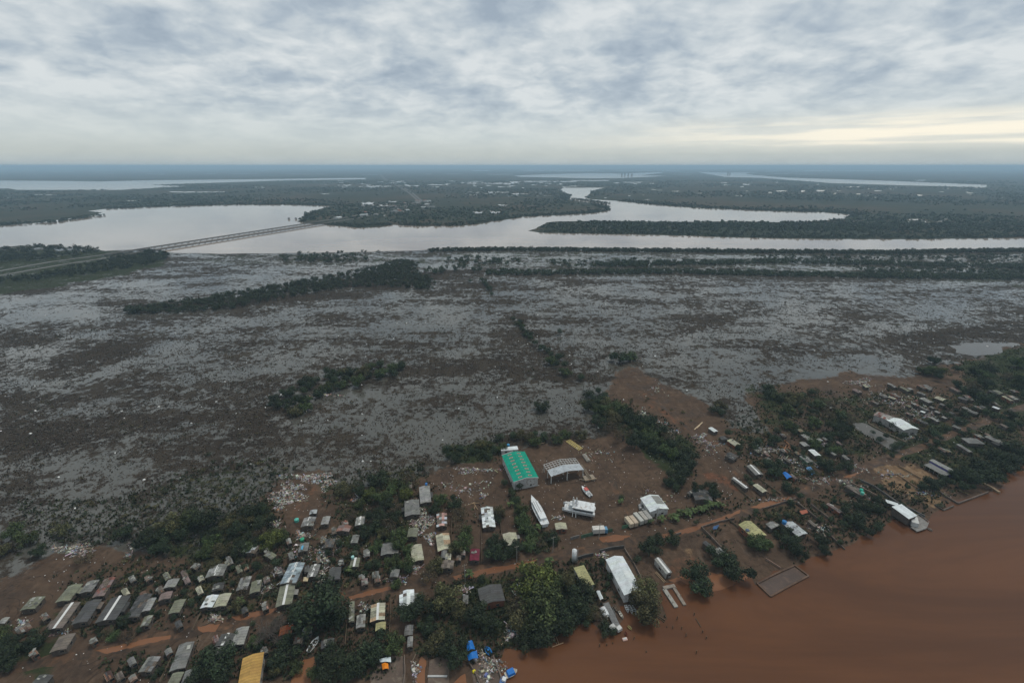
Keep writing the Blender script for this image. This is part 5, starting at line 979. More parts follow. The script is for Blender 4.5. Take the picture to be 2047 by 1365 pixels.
for i, (x_, y_, a_, b_) in enumerate([(-.9, .07, .35, .12), (-.4, .075, .12, .5), (0, .07, .4, .12), (.1, .09, .12, .45), (.6, .08, .3, .12), (.9, .07, .12, .5), (-.9, .045, .5, .14), (-.2, .04, .14, .4), (.2, .045, .4, .14), (.8, .04, .5, .14)]): q.box(x_*1.3, ln*y_, 4.58, a_*1.3, b_*1.2, .04, t=(.08, .1, .2))
q.build('lettering', MATS['plain'], o)
for s in (-1, 1):
    for y in np.linspace(-ln*.4, ln*.3, 6): MB().box(s*1.9, y, 0, .3, .3, 1.1, t=(.5, .5, .5)).build('stand', MATS['steel'], o)
m_ = MB(); m_.beam((-1.5, ln*.38, 2.7), (-1.6, ln*.38, 5.6), .1); m_.cyl(-1.6, ln*.38, 5.4, .45, .5, 10); m_.build('radar_mast', MATS['trim'], o)
q = MB()
for s in (-1, 1):
    q.beam((s*bw*.48, ln*.2, 3.6), (s*1.2, ln*.45, 3.6), .06); q.beam((s*bw*.48, ln*.2, 3.1), (s*1.2, ln*.45, 3.1), .05)
q.build('bow_railing', MATS['steel'], o)
THINGS.append((o, 'white double hulled ferry raised on stands with leaning frames', 1157, 1013, 'ferry')); o['keep'] = 1
# small red and white workboat
o, ln = seat_on(1181, 991, 1163, 972, 1.0, 'motor_boat'); o.location.z = .1; hull(ln, 2.6, 1.1, (1.05, 1.05, 1.05), deck=True, sharp=1.3).build('hull', MATS['hullwhite'], o)
MB().box(0, ln*.02, 1.1, 1.7, ln*.24, .9, taper=.9).build('cabin', MATS['hullwhite'], o)
for s in (-1, 1): MB().box(s*.5, ln*.02, 2.05, .7, ln*.3, .14, t=(.62, .10, .07)).build('canopy', MATS['plain'], o)
MB().box(0, ln*.165, 1.5, 1.3, .08, .4).build('windscreen', MATS['window_glass'], o); MB().box(0, -ln*.32, 1.0, 1.7, ln*.22, .3, t=(.3, .32, .32)).build('cockpit', MATS['plain'], o)
MB().box(0, -ln*.5-.2, .5, .4, .5, .9, t=(.1, .1, .1)).build('outboard_motor', MATS['plain'], o)
THINGS.append((o, 'small white motorboat with a red canopy beside the ferry', 1172, 982, 'boat')); o['keep'] = 1
# flat pontoon with clutter and pontoon crane
o, ln = seat_on(1177, 921, 1167, 907, .7, 'pontoon'); MB().box(0, 0, 0, 2.3, ln, .75, t=(1.1, 1.05, .95)).build('hull', MATS['concrete'], o)
for i in range(4): MB().box((-1)**i*.3, -ln*.35+i*ln*.22, .75, .8, .7, .45, i, t=(.4, .38, .35)).build('deck_gear', MATS['plain'], o)
THINGS.append((o, 'small flat pontoon behind the open sided shed', 1172, 914, 'pontoon')); o['keep'] = 1
o, ln = seat_on(1181, 959, 1162, 930, .9, 'crane_barge')
for s in (-1, 1): MB().box(s*1.9, -ln*.33, 0, 1.9, ln*.3, .9, t=(1.3, 1.15, .95)).build('pontoon_hull', MATS['concrete'], o)
q = MB(); w0, w1 = 1.3, .25
for s in (-1, 1): q.beam((s*w0/1.4, -ln*.5, 1.0), (s*w1, ln*.5, 1.5), .22)
for i in range(11):
    f = i/11; k = w0/1.4+(w1-w0/1.4)*f; y = -ln*.5+ln*f; z = 1+.5*f; q.beam((-k, y, z), (k, y, z), .16); q.beam((-k, y, z), (k*.9, y+ln/11, z), .12)
q.build('lattice_boom', MATS['timber'], o); MB().box(0, -ln*.49, .9, 6.4, .5, .35, t=(1.2, 1.1, 1)).build('cross_beam', MATS['timber'], o); MB().beam((-2.9, -ln*.45, .9), (-5.2, -ln*.28, .3), .3).build('spar', MATS['timber'], o)
THINGS.append((o, 'barge with a long tapering lattice boom beside the open shed', 1174, 947, 'barge')); o['keep'] = 1
# yellow truss lying on the ground and loose timber
o, ln = seat_on(1161, 897, 1135, 880, .5, 'steel_truss'); q = MB()
for x_ in (-1.5, -.5, .5, 1.5): q.beam((x_, -ln/2, .3), (x_, ln/2, .5), .18, t=(.95, .78, .30))
for i in range(9): q.beam((-1.5, -ln/2+i*ln/8, .4), (1.5, -ln/2+i*ln/8, .45), .14, t=(.9, .72, .28))
q.build('frame', MATS['plain'], o); THINGS.append((o, 'yellow painted truss lying in the far corner of the yard', 1150, 888, 'truss')); o['keep'] = 1
def planks(name, spots, look, px, py, t=(.9, .85, .75), w_=.25, cat='timber'):
    q = MB(); c = P(px, py, 0)
    for i, (a, b_, cc_, d_) in enumerate(spots):
        p0, p1 = P(a, b_, .3), P(cc_, d_, .3); z = .12+.16*(i % 3); q.beam((p0[0]-c[0], p0[1]-c[1], z), (p1[0]-c[0], p1[1]-c[1], z+.1), w_, t=t)
    o = q.build(name, MATS['timber'], None); o.location = (c[0], c[1], 0); THINGS.append((o, look, px, py, cat)); o['keep'] = 1
planks('timber_pile', [(1056, 882, 1088, 886), (1058, 888, 1075, 881), (1060, 885, 1072, 888), (1070, 889, 1089, 884)], 'crossed grey beams in front of the hedge beyond the green roof', 1070, 885, w_=.4)
planks('timber_beam', [(1105, 883, 1132, 879), (1165, 878, 1181, 874), (1148, 880, 1170, 876)], 'long pale beams lying along the far edge of the yard', 1140, 879, w_=.35)
planks('timber_pile', [(1388, 858, 1404, 844), (1393, 855, 1399, 850)], 'two pale beams lying on the bare spit', 1396, 851, (2.2, 2.1, 1.9), .5)
planks('timber_pole', [(1428, 996, 1442, 1006)], 'pale pole lying beside the dark broken shed', 1435, 1001, (2.6, 2.5, 2.3), .4)
planks('timber_pole', [(1310, 1143, 1328, 1163), (1312, 1142, 1330, 1162)], 'two parallel rails running down to the U shaped dock', 1320, 1153, (1.6, 1.4, 1.2), .2)
planks('wooden_frame', [(1104, 1262, 1113, 1287), (1109, 1264, 1117, 1286), (1104, 1293, 1126, 1285)], 'thin pole frame standing in the water before the big trees', 1112, 1280, (1.5, 1.3, 1.1), .15)
planks('wreckage', [(1566, 893, 1573, 905), (1560, 892, 1580, 898), (1572, 890, 1566, 903), (1562, 900, 1578, 904), (1575, 893, 1585, 902), (1568, 880, 1578, 890), (1590, 895, 1572, 890)], 'heap of reddish broken planks between the small houses', 1571, 897, (1.3, .75, .5), .35, 'planks')
planks('wreckage', [(946, 1003, 955, 1018), (940, 1007, 958, 1005), (950, 1010, 948, 1018), (935, 1009, 950, 1003)], 'crossed planks on the mud above the patchy white roof', 948, 1010, (1.3, 1.1, .9), .25, 'planks')
planks('fallen_branch', [(1310, 1228, 1328, 1243), (1312, 1228, 1330, 1240)], 'dark driftwood in the river near the three white boats', 1317, 1250, (.35, .3, .25), .3, 'driftwood')
planks('fallen_branch', [(1391, 1235, 1401, 1252)], 'dark log floating in the river right of the driftwood', 1396, 1244, (.3, .25, .2), .3, 'driftwood')
# U shaped dock
c = P(1345, 1190, 0); o = empty('floating_dock', (c[0], c[1], 0))
def arm(a, b_, w_, h, nm, t):
    p, q_ = P(*a, h), P(*b_, h); return MB().beam((p[0]-c[0], p[1]-c[1], h/2), (q_[0]-c[0], q_[1]-c[1], h/2), w_, h, t=t).build(nm, MATS['concrete'], o)
arm((1328, 1176), (1352, 1212), 1.5, .7, 'dock_arm', (1.5, 1.55, 1.5)); arm((1347, 1173), (1369, 1208), 1.2, .6, 'dock_arm', (1.1, 1, .9)); arm((1326, 1174), (1349, 1169), 1.3, .8, 'dock_head', (1.2, 1.1, 1))
for q_ in ((1328, 1178), (1336, 1191), (1345, 1204), (1352, 1176), (1361, 1190)):
    p = P(*q_, .7); MB().cyl(p[0]-c[0], p[1]-c[1], -.3, .12, 1.6, 7).build('bollard', MATS['timber'], o)
THINGS.append((o, 'pale U shaped floating dock open toward the river', 1347, 1190, 'dock')); o['keep'] = 1
# pier with white covered boat, huts and skiffs
c = P(1225, 1230, 0); o = empty('pier', (c[0], c[1], 0)); p0, p1 = P(1211, 1204, .9), P(1237, 1258, .9)
MB().beam((p0[0]-c[0], p0[1]-c[1], .8), (p1[0]-c[0], p1[1]-c[1], .8), 2.3, .2, t=(.75, .8, .85)).build('deck', MATS['concrete'], o)
for i in range(7):
    f = i/6; x_, y_ = p0[0]+(p1[0]-p0[0])*f-c[0], p0[1]+(p1[1]-p0[1])*f-c[1]; MB().cyl(x_, y_, -.5, .12, 1.2, 7).build('pile', MATS['timber'], o)
for (a, b_), sz in (((1237, 1258), 1.8), ((1224, 1256), 2.1)):
    p = P(a, b_, 1); MB().box(p[0]-c[0], p[1]-c[1], .9, sz, sz*.8, 1.2, .5, t=(1, 1, 1)).build('hut', MATS['wall_white'], o)
THINGS.append((o, 'grey plank pier reaching out past the covered white boat', 1226, 1232, 'pier')); o['keep'] = 1
o, ln = seat_on(1204, 1212, 1215, 1233, 1.3, 'covered_boat'); hull(ln, 2.4, 1.0, (.95, .95, .95), deck=True).build('hull', MATS['hullwhite'], o); q = MB(); 
for i in range(9):
    a0, a1 = math.pi*i/9, math.pi*(i+1)/9; q.quad((1.05*math.cos(a0), -ln*.42, 1+.9*math.sin(a0)), (1.05*math.cos(a0), ln*.36, 1+.9*math.sin(a0)), (1.05*math.cos(a1), ln*.36, 1+.9*math.sin(a1)), (1.05*math.cos(a1), -ln*.42, 1+.9*math.sin(a1)))
for y in (-ln*.42, ln*.36): q.quad(*[(1.05*math.cos(math.pi*i/9), y, 1+.9*math.sin(math.pi*i/9)) for i in range(10)])
q.build('canopy', MATS['hullwhite'], o, True); THINGS.append((o, 'white boat with rounded cover moored beside the pier', 1209, 1222, 'boat')); o['keep'] = 1
canoe(1250, 1209, 1256, 1224, (.95, .95, .95), 'leftmost of three white skiffs pulled up on the bank', z=.05)
canoe(1257, 1209, 1264, 1226, (.8, .8, .8), 'middle of three skiffs pulled up on the bank', z=.05, thw=4)
canoe(1263, 1210, 1272, 1227, (.6, .62, .62), 'rightmost greyish skiff of the three on the bank', z=.05, thw=4)
canoe(1237, 1221, 1246, 1236, (.85, .8, .7), 'slim white skiff just right of the pier', bw=1.0, z=.05)
canoe(1222, 1213, 1231, 1235, (.35, .34, .33), 'slim dark skiff tied close along the pier', bw=.9, z=.05)
canoe(1228, 1210, 1236, 1224, (.32, .24, .18), 'brown wooden skiff between pier and slim white skiff', bw=.9, z=.05)
canoe(1255, 1251, 1263, 1258, (.7, .6, .25), 'small yellowish skiff afloat off the pier end', bw=.9, z=.05)
canoe(1203, 1240, 1211, 1249, (.4, .38, .35), 'small dark skiff left of the pier in the weeds', bw=1.0, z=.05)
canoe(1250, 1262, 1254, 1271, (.4, .12, .06), 'small red brown skiff below the pier end', bw=.9, z=.05)
canoe(992, 1328, 984, 1320, (.75, .75, .7), 'small grey boat tied to the bank left of the blue covered boat', bw=1.3, z=.05)
canoe(1888, 1052, 1898, 1058, (.45, .38, .3), 'small skiff moored at the corner of the stilt deck', bw=1.2, z=.05) if False else canoe(1854, 1055, 1864, 1061, (.4, .33, .28), 'small dark skiff moored at the corner of the stilt deck', bw=1.3, z=.05)
canoe(616, 1302, 637, 1272, (1, 1, 1), 'long white boat with seats lying on the mud lot', bw=2.2, thw=4)
canoe(606, 1265, 612, 1252, (.75, .78, .78), 'small white boat upstream of the long white lot boat', bw=1.3)
canoe(981, 1307, 970, 1292, (.02, .28, .80), 'bright blue canoe on the debris strewn bank', bw=1.9)
p = P(1199, 1276, .3); o = empty('float', (p[0]+11, p[1]+1.5, 0)); p = P(1249, 1277, .3); o.location = (p[0], p[1], .08); MB().box(0, 0, 0, 1.6, .9, .5, .2, t=(.9, .6, .5)).build('body', MATS['plain'], o); MB().box(0, 0, .5, 1.2, .6, .15, .2).build('top', MATS['trim'], o); THINGS.append((o, 'small pale floating box below the red skiff', 1249, 1277, 'float')); o['keep'] = 1
p = P(1308, 1229, .4); o = empty('buoy', (p[0], p[1], 0)); MB().cyl(0, 0, 0, .55, .6, 12, .5, t=(.9, .28, .03)).build('body', MATS['plain'], o); MB().cyl(0, 0, .6, .15, .35, 8, t=(.9, .28, .03)).build('cap', MATS['plain'], o); THINGS.append((o, 'orange float caught at the foot of the riverside tree', 1308, 1229, 'float')); o['keep'] = 1
# blue covered launch
o, ln = seat_on(1010, 1350, 1034, 1338, .8, 'covered_boat'); o.location.z = .05; hull(ln, 2.3, .8, (.8, .7, .55), deck=True).build('hull', MATS['hullwhite'], o); MB().box(0, -ln*.04, .75, 2.1, ln*.62, .9, taper=.82).build('tarpaulin', MATS['tarp'], o)
THINGS.append((o, 'boat under a bright blue tarpaulin afloat off the bottom bank', 1021, 1344, 'boat')); o['keep'] = 1
o, ln = seat_on(1003, 1366, 1009, 1350, .8, 'motor_boat'); o.location.z = .05; hull(ln, 1.9, .8, (.12, .22, .5), deck=True).build('hull', MATS['hullwhite'], o); MB().box(.3, 0, .8, 1.2, ln*.5, .7, taper=.95).build('cabin', MATS['hullwhite'], o)
THINGS.append((o, 'blue hulled boat with white cabin beside the blue covered boat', 1007, 1357, 'boat')); o['keep'] = 1
# ------------------------------------------------------------------ tarps, canopies, tents
def canopy(pts, z, mat, name, look, cat='tarpaulin', ridge=.6, tint=(1, 1, 1)):
    W = [P(x_, y_, z) for x_, y_ in pts]; c = np.mean(W, 0); o = empty(name, (c[0], c[1], 0)); L_ = [(p[0]-c[0], p[1]-c[1], z) for p in W]; m = MB(); m.tint = tint
    n_ = 5; g = random.Random(int(pts[0][0])); G = [[None]*(n_+1) for _ in range(n_+1)]
    for i in range(n_+1):
        for j in range(n_+1):
            u, v = i/n_, j/n_; p = [L_[0][k]*(1-u)*(1-v)+L_[1][k]*u*(1-v)+L_[2][k]*u*v+L_[3][k]*(1-u)*v for k in range(3)]; p[2] += ridge*(1-abs(2*u-1))+g.uniform(-.12, .12); G[i][j] = p
    for i in range(n_):
        for j in range(n_): m.quad(G[i][j], G[i][j+1], G[i+1][j+1], G[i+1][j]); m.quad(*[(p[0], p[1], p[2]-.05) for p in (G[i][j], G[i+1][j], G[i+1][j+1], G[i][j+1])])
    m.build('cover', mat, o, True)
    for p in L_: MB().cyl(p[0]*.93, p[1]*.93, 0, .06, z-.1, 6).build('post', MATS['timber'], o)
    THINGS.append((o, look, float(np.mean([q[0] for q in pts])), float(np.mean([q[1] for q in pts])), cat)); o['keep'] = 1
canopy([(1564, 945), (1571, 943), (1586, 953), (1573, 957)], 1.9, MATS['tarp'], 'tarpaulin', 'bright blue tarpaulin shelter above the village road')
canopy([(1611, 935), (1621, 933), (1630, 946), (1623, 949)], 1.9, MATS['tarp_dull'], 'tarpaulin', 'dull blue tarpaulin shelter right of the bright blue one')
canopy([(931, 1285), (944, 1279), (950, 1297), (935, 1301)], 2.2, MATS['tarp'], 'tarpaulin', 'upper of the two blue awnings on the bottom waterfront plot')
canopy([(934, 1309), (953, 1299), (956, 1315), (937, 1320)], 2.2, MATS['tarp'], 'tarpaulin', 'lower of the two blue awnings on the bottom waterfront plot')
canopy([(763, 1326), (776, 1325), (777, 1336), (765, 1338)], 1.6, MATS['plain'], 'tent', 'small orange tent on the bottom concrete plot', 'tent', .5, (.85, .26, .01))
canopy([(758, 1317), (781, 1312), (782, 1323), (760, 1323)], 1.5, MATS['plain'], 'tarpaulin', 'white sheet draped just above the small orange tent', 'tarpaulin', .3, (.75, .85, .88))
canopy([(1426, 1052), (1438, 1048), (1433, 1057), (1425, 1058)], .6, MATS['tarp_dull'], 'tarpaulin', 'dark blue sheet beside the walled plot below the road', 'tarpaulin', .2, (.5, .5, .6))
canopy([(603, 1090), (607, 1090), (605, 1098), (601, 1098)], 3.9, MATS['plain'], 'tarpaulin', 'light blue strip over the small grey roof below the green tank', 'tarpaulin', .1, (.12, .42, .62))
canopy([(1598, 1021), (1612, 1018), (1616, 1024), (1603, 1028)], 1.2, MATS['plain'], 'roof_slab', 'small orange red canopy inside the grassy plot', 'canopy', .1, (.36, .10, .05))
canopy([(607, 1153), (617, 1153), (615, 1161), (606, 1161)], 2.2, MATS['plain'], 'lean_to', 'small tan lean-to at the foot of a grey ridge roof', 'lean-to', .1, (.55, .45, .28))
canopy([(1192, 1181), (1199, 1180), (1206, 1196), (1200, 1199)], 2.4, MATS['roof_white'], 'boat_shelter', 'small white shelter under trees near the pier', 'shelter', .3)
# ------------------------------------------------------------------ walls, fences, plots
def wall(pts, h, th, mat, look, name='wall', cat='wall', tint=(1, 1, 1), z0=0.0):
    W = PP(pts, z0); c = W[0]; m = MB(); m.tint = tint
    for a, b_ in zip(W[:-1], W[1:]):
        n_ = max(1, int(math.dist(a, b_)/3)); 
        for i in range(n_):
            p = (a[0]+(b_[0]-a[0])*i/n_-c[0], a[1]+(b_[1]-a[1])*i/n_-c[1]); q_ = (a[0]+(b_[0]-a[0])*(i+1)/n_-c[0], a[1]+(b_[1]-a[1])*(i+1)/n_-c[1]); v = random.uniform(.8, 1.2); hh = h*random.uniform(.94, 1.04)
            m.beam((*p, hh/2-.05), (*q_, hh/2-.05), th, hh, t=tuple(k*v for k in tint))
    o = m.build(name, MATS[mat]); o.location = (c[0], c[1], 0); mid = pts[len(pts)//2]; THINGS.append((o, look, (pts[0][0]+pts[-1][0])/2, (pts[0][1]+pts[-1][1])/2, cat)); o['keep'] = 1; return o
wall([(1401, 1056), (1421, 1076), (1443, 1099)], 1.4, .3, 'mudwall', 'brown block wall running from the road beside the blue sheet')
wall([(1341, 1073), (1361, 1067)], 1.2, .3, 'mudwall', 'short wall stub below the road puddle'); wall([(1401, 1056), (1435, 1045), (1468, 1038)], 1.2, .3, 'mudwall', 'low wall along the road above the pale yellow roof')
wall([(1526, 1019), (1560, 1008), (1590, 999)], 1.3, .3, 'mudwall', 'low wall along the road above the grassy plot'); wall([(1591, 1006), (1616, 1025), (1641, 1046)], 1.4, .3, 'mudwall', 'wall between the grassy plot and its riverside neighbour')
wall([(1620, 1010), (1660, 1041)], 1.2, .3, 'mudwall', 'second wall down the riverside plot from the road'); wall([(1700, 968), (1735, 985), (1770, 1004)], 1.5, .4, 'mudwall', 'long wall leading down to the white stilt building', tint=(1.5, 1.4, 1.3))
wall([(1714, 959), (1748, 975), (1790, 1005), (1848, 1034)], 1.3, .5, 'concrete', 'dark embankment wall right of the white stilt building', tint=(.5, .5, .5))
wall([(1794, 932), (1840, 958)], 1.2, .3, 'mudwall', 'pale wall crossing the sandy lot', tint=(1.8, 1.6, 1.2)); wall([(1876, 983), (1893, 995), (1914, 1008), (1975, 985)], 1.0, .5, 'concrete', 'retaining wall around the drowned plot at the water', tint=(.6, .5, .45))
wall([(1960, 965), (1978, 974), (1997, 986)], 1.0, 1.2, 'concrete', 'narrow tan jetty wall standing in the river at right', tint=(1.1, .85, .6), name='jetty', cat='jetty')
wall([(1792, 948), (1830, 975), (1870, 990)], .8, .3, 'mudwall', 'low broken wall lower on the sandy lot', tint=(1.5, 1.3, 1.0)); wall([(1868, 1010), (1885, 1021), (1905, 1013)], .9, .4, 'concrete', 'sunken corner wall of the grassy river plot', tint=(.5, .45, .4))
wall([(1140, 1079), (1158, 1074)], 1.6, .2, 'concrete', 'short grey wall panel left of the parked truck'); wall([(1161, 1076), (1190, 1068), (1224, 1062)], 1.8, .15, 'wall_green', 'green sheet fence in front of the parked truck', 'fence', 'fence', (.55, .55, .55))
wall([(1243, 1057), (1262, 1052), (1286, 1048)], 1.8, .15, 'wall_green', 'green sheet fence in front of the box trailers', 'fence', 'fence', (.7, .8, .75))
wall([(1154, 1118), (1170, 1113), (1186, 1110)], 1.5, .4, 'concrete', 'dark ruined wall between the white tank and the warehouse', tint=(.45, .45, .45)); wall([(1199, 1104), (1222, 1098), (1247, 1095)], 1.6, .4, 'concrete', 'dark ruined wall behind the large white warehouse', tint=(.45, .45, .45))
wall([(1248, 1098), (1268, 1130), (1282, 1158)], 1.1, .3, 'mudwall', 'wall along the right side of the large white warehouse'); wall([(1530, 1118), (1560, 1137)], 1.0, .3, 'mudwall', 'pale topped wall stub above the sunken foundation', tint=(1.5, 1.3, 1.2))
wall([(1648, 1062), (1668, 1080), (1688, 1099)], 1.0, .3, 'mudwall', 'wall running to the water right of the small sand bank') ; wall([(1712, 905), (1780, 938)], 1.2, .3, 'mudwall', 'low wall of the walled lot under the half unroofed shed') if False else None
wall([(1735, 846), (1775, 868), (1812, 884)], .5, 1.6, 'mudwall', 'raised bank beside the still grey pool', 'bank', 'bank', (.6, .6, .5))
wall([(1513, 1167), (1550, 1148), (1588, 1131), (1616, 1152), (1578, 1172), (1540, 1193), (1513, 1167)], .7, .6, 'mudwall', 'sunken rectangular foundation wall standing in the brown river', 'foundation', 'foundation', (.75, .6, .5))
sheet('mud_floor', [PP([(1515, 1167), (1588, 1133), (1613, 1152), (1541, 1191)])], .16, MATS['wetfloor'], 'muddy floor inside the sunken foundation')
sheet('mud_floor', [PP([(742, 1420), (740, 1345), (758, 1312), (805, 1310), (812, 1330), (808, 1420)])], .10, MATS['mudslab'], 'bare concrete plot under the orange tent')
sheet('mud_floor', [PP([(852, 1420), (858, 1320), (892, 1305), (898, 1330), (896, 1420)])], .10, MATS['mudslab'], 'long bare concrete plot at the bottom edge')
sheet('mud_floor', [PP([(938, 1325), (985, 1310), (1003, 1362), (1000, 1420), (960, 1420)])], .11, MATS['mudslab'], 'debris strewn waterfront plot at the bottom edge')
wall([(809, 1312), (809, 1350), (806, 1385)], 1.1, .25, 'mudwall', 'wall on the right side of the orange tent plot'); wall([(855, 1352), (894, 1352)], .5, .5, 'trim', 'pale kerb beam across the bottom concrete plot', 'kerb', 'kerb'); wall([(938, 1325), (952, 1350), (965, 1385)], 1, .3, 'mudwall', 'left wall of the bottom waterfront plot'); wall([(986, 1312), (1004, 1360)], .9, .4, 'mudwall', 'river side wall of the bottom waterfront plot')
FN = [((655, 1168), (673, 1085)), ((745, 1130), (752, 1050)), ((598, 1162), (612, 1112)), ((522, 1205), (546, 1140)), ((906, 1142), (902, 1040)), ((962, 1128), (963, 1050)), ((1008, 1120), (1000, 1045)), ((255, 1290), (326, 1200)), ((385, 1262), (408, 1215)), ((320, 1365), (352, 1300)), ((690, 1290), (697, 1215)), ((778, 1290), (782, 1200)), ((1560, 990), (1500, 945)), ((1640, 950), (1570, 900)), ((1500, 1000), (1462, 965)), ((1870, 880), (1790, 820)), ((1950, 850), (1880, 812)), ((1450, 1035), (1500, 1075))]
FW = ['left of the dark short roof', 'left of the grey flat house', 'beside the long pale blue roof', 'between two ridge roofs', 'left of the brick ended house', 'right of the maroon roof', 'behind the cream cross roof', 'right of the dark stripe roofs', 'left of the white ridge roof', 'by the bottom left tall roof', 'below the big dark tree', 'right of the pale olive roof', 'below the bright blue tarpaulin', 'above the dull blue tarpaulin', 'by the narrow ridge shed', 'near the half unroofed shed', 'among the far right houses', 'above the pale yellow roof']
for (a, b_), w_ in zip(FN, FW): wall([a, b_], 1.1, .12, 'timber', 'thin grey board fence '+w_, 'fence', 'fence', (.6, .55, .5))
# ------------------------------------------------------------------ posts in the water, poles and wires
for i, (a, b_, h_) in enumerate([(1353, 1237, 3), (1346, 1255, 2.2), (1362, 1256, 2), (1372, 1270, 2.6), (1405, 1262, 2.2), (1412, 1275, 2), (1267, 1276, 2.4), (1199, 1290, 2.6), (1226, 1285, 1.2), (1213, 1288, 1.6), (1392, 1304, 2.6), (1292, 1302, 1.4), (1388, 1228, 2.4), (1334, 1252, 1)]):
    x_, y_ = P(a, b_, .5); r_ = random.Random(i); o = MB().beam((0, 0, -1), (r_.uniform(-.3, .3), r_.uniform(-.1, .3), h_*.6), .26, t=(.5, .42, .35)).build('mooring_post', MATS['timber'], None); o.location = (x_, y_, 0); o['group'] = 'old posts standing in the brown river'; THINGS.append((o, 'dark wooden post in the river', a, b_, 'post'))
POLES = [(930, 1161), (1033, 1123), (1105, 1104), (1197, 1077), (1311, 1045)]; tips = []
for a, b_ in POLES:
    x_, y_ = P(a, b_, 0); o = empty('utility_pole', (x_, y_, 0), .35); MB().cyl(0, 0, -.3, .16, 8.8, 8, .10, t=(1.5, 1.5, 1.45)).build('pole', MATS['concrete'], o); MB().beam((-.9, 0, 8.0), (.9, 0, 8.0), .12).build('crossarm', MATS['timber'], o)
    for s in (-.75, 0, .75): MB().cyl(s, 0, 8.05, .06, .2, 6).build('insulator', MATS['trim'], o)
    tips.append((x_, y_)); THINGS.append((o, 'pale utility pole beside the road', a, b_-15, 'pole')); o['group'] = 'utility poles along the village road'
q = MB(); c = tips[0]
for (a, b_) in zip(tips[:-1], tips[1:]):
    for s in (-.7, .7):
        pr = None
        for k in range(9):
            f = k/8; p = (a[0]+(b_[0]-a[0])*f-c[0]-s*.35, a[1]+(b_[1]-a[1])*f-c[1]+s*.9, 8.2-1.1*4*f*(1-f))
            if pr: q.beam(pr, p, .03)
            pr = p
o = q.build('overhead_wires', MATS['opening']); o.location = (c[0], c[1], 0); THINGS.append((o, 'thin dark wires sagging between the utility poles', 1060, 1105, 'wires')); o['keep'] = 1
# ------------------------------------------------------------------ debris
PAL = [(.58, .57, .52)]*5+[(.70, .70, .68)]*2+[(.40, .35, .29)]*5+[(.24, .20, .16)]*7+[(.14, .11, .09)]*8+[(.35, .22, .18)]*2+[(.45, .45, .46)]*3+[(.18, .15, .13)]*4+[(.20, .32, .33), (.18, .23, .35), (.45, .40, .28), (.35, .18, .13)]
def heap(px, py, rx, ry, n_, look, s0=.2, s1=.75, bright=1.0, name='debris_heap'):
    c = P(px, py, 0); q = MB(); g = random.Random(int(px*3+py)); U = P(px+rx, py, 0); W = P(px, py-ry, 0); ux = U[0]-c[0]; wy = W[1]-c[1]; wx = W[0]-c[0]
    for _ in range(n_):
        a, r_ = g.uniform(0, 6.28), math.sqrt(g.random()); r_ = r_*(.7+.5*math.sin(a*3+px)); x_ = ux*r_*math.cos(a)+wx*r_*math.sin(a); y_ = wy*r_*math.sin(a)
        s = g.uniform(s0, s1)*(1.7 if g.random() < .08 else 1); t = tuple(k*bright*g.uniform(.8, 1.15) for k in g.choice(PAL)); z = g.uniform(-.05, .5*(1-min(1, r_)))
        if g.random() < .35: q.beam((x_, y_, z+.1), (x_+g.uniform(-1, 1)*s*2.2, y_+g.uniform(-1, 1)*s*2.2, z+g.uniform(.05, .7)), s*.2, t=t)
        else:
            k = g.uniform(.3, 1); q.box(x_, y_, z, s, s*k, s*g.uniform(.12, .7), g.uniform(0, 3.14), t=t, taper=g.uniform(.5, 1))
    o = q.build(name, MATS['rubble']); o.location = (c[0], c[1], 0); tag(o, look, 'debris', None, 'stuff')
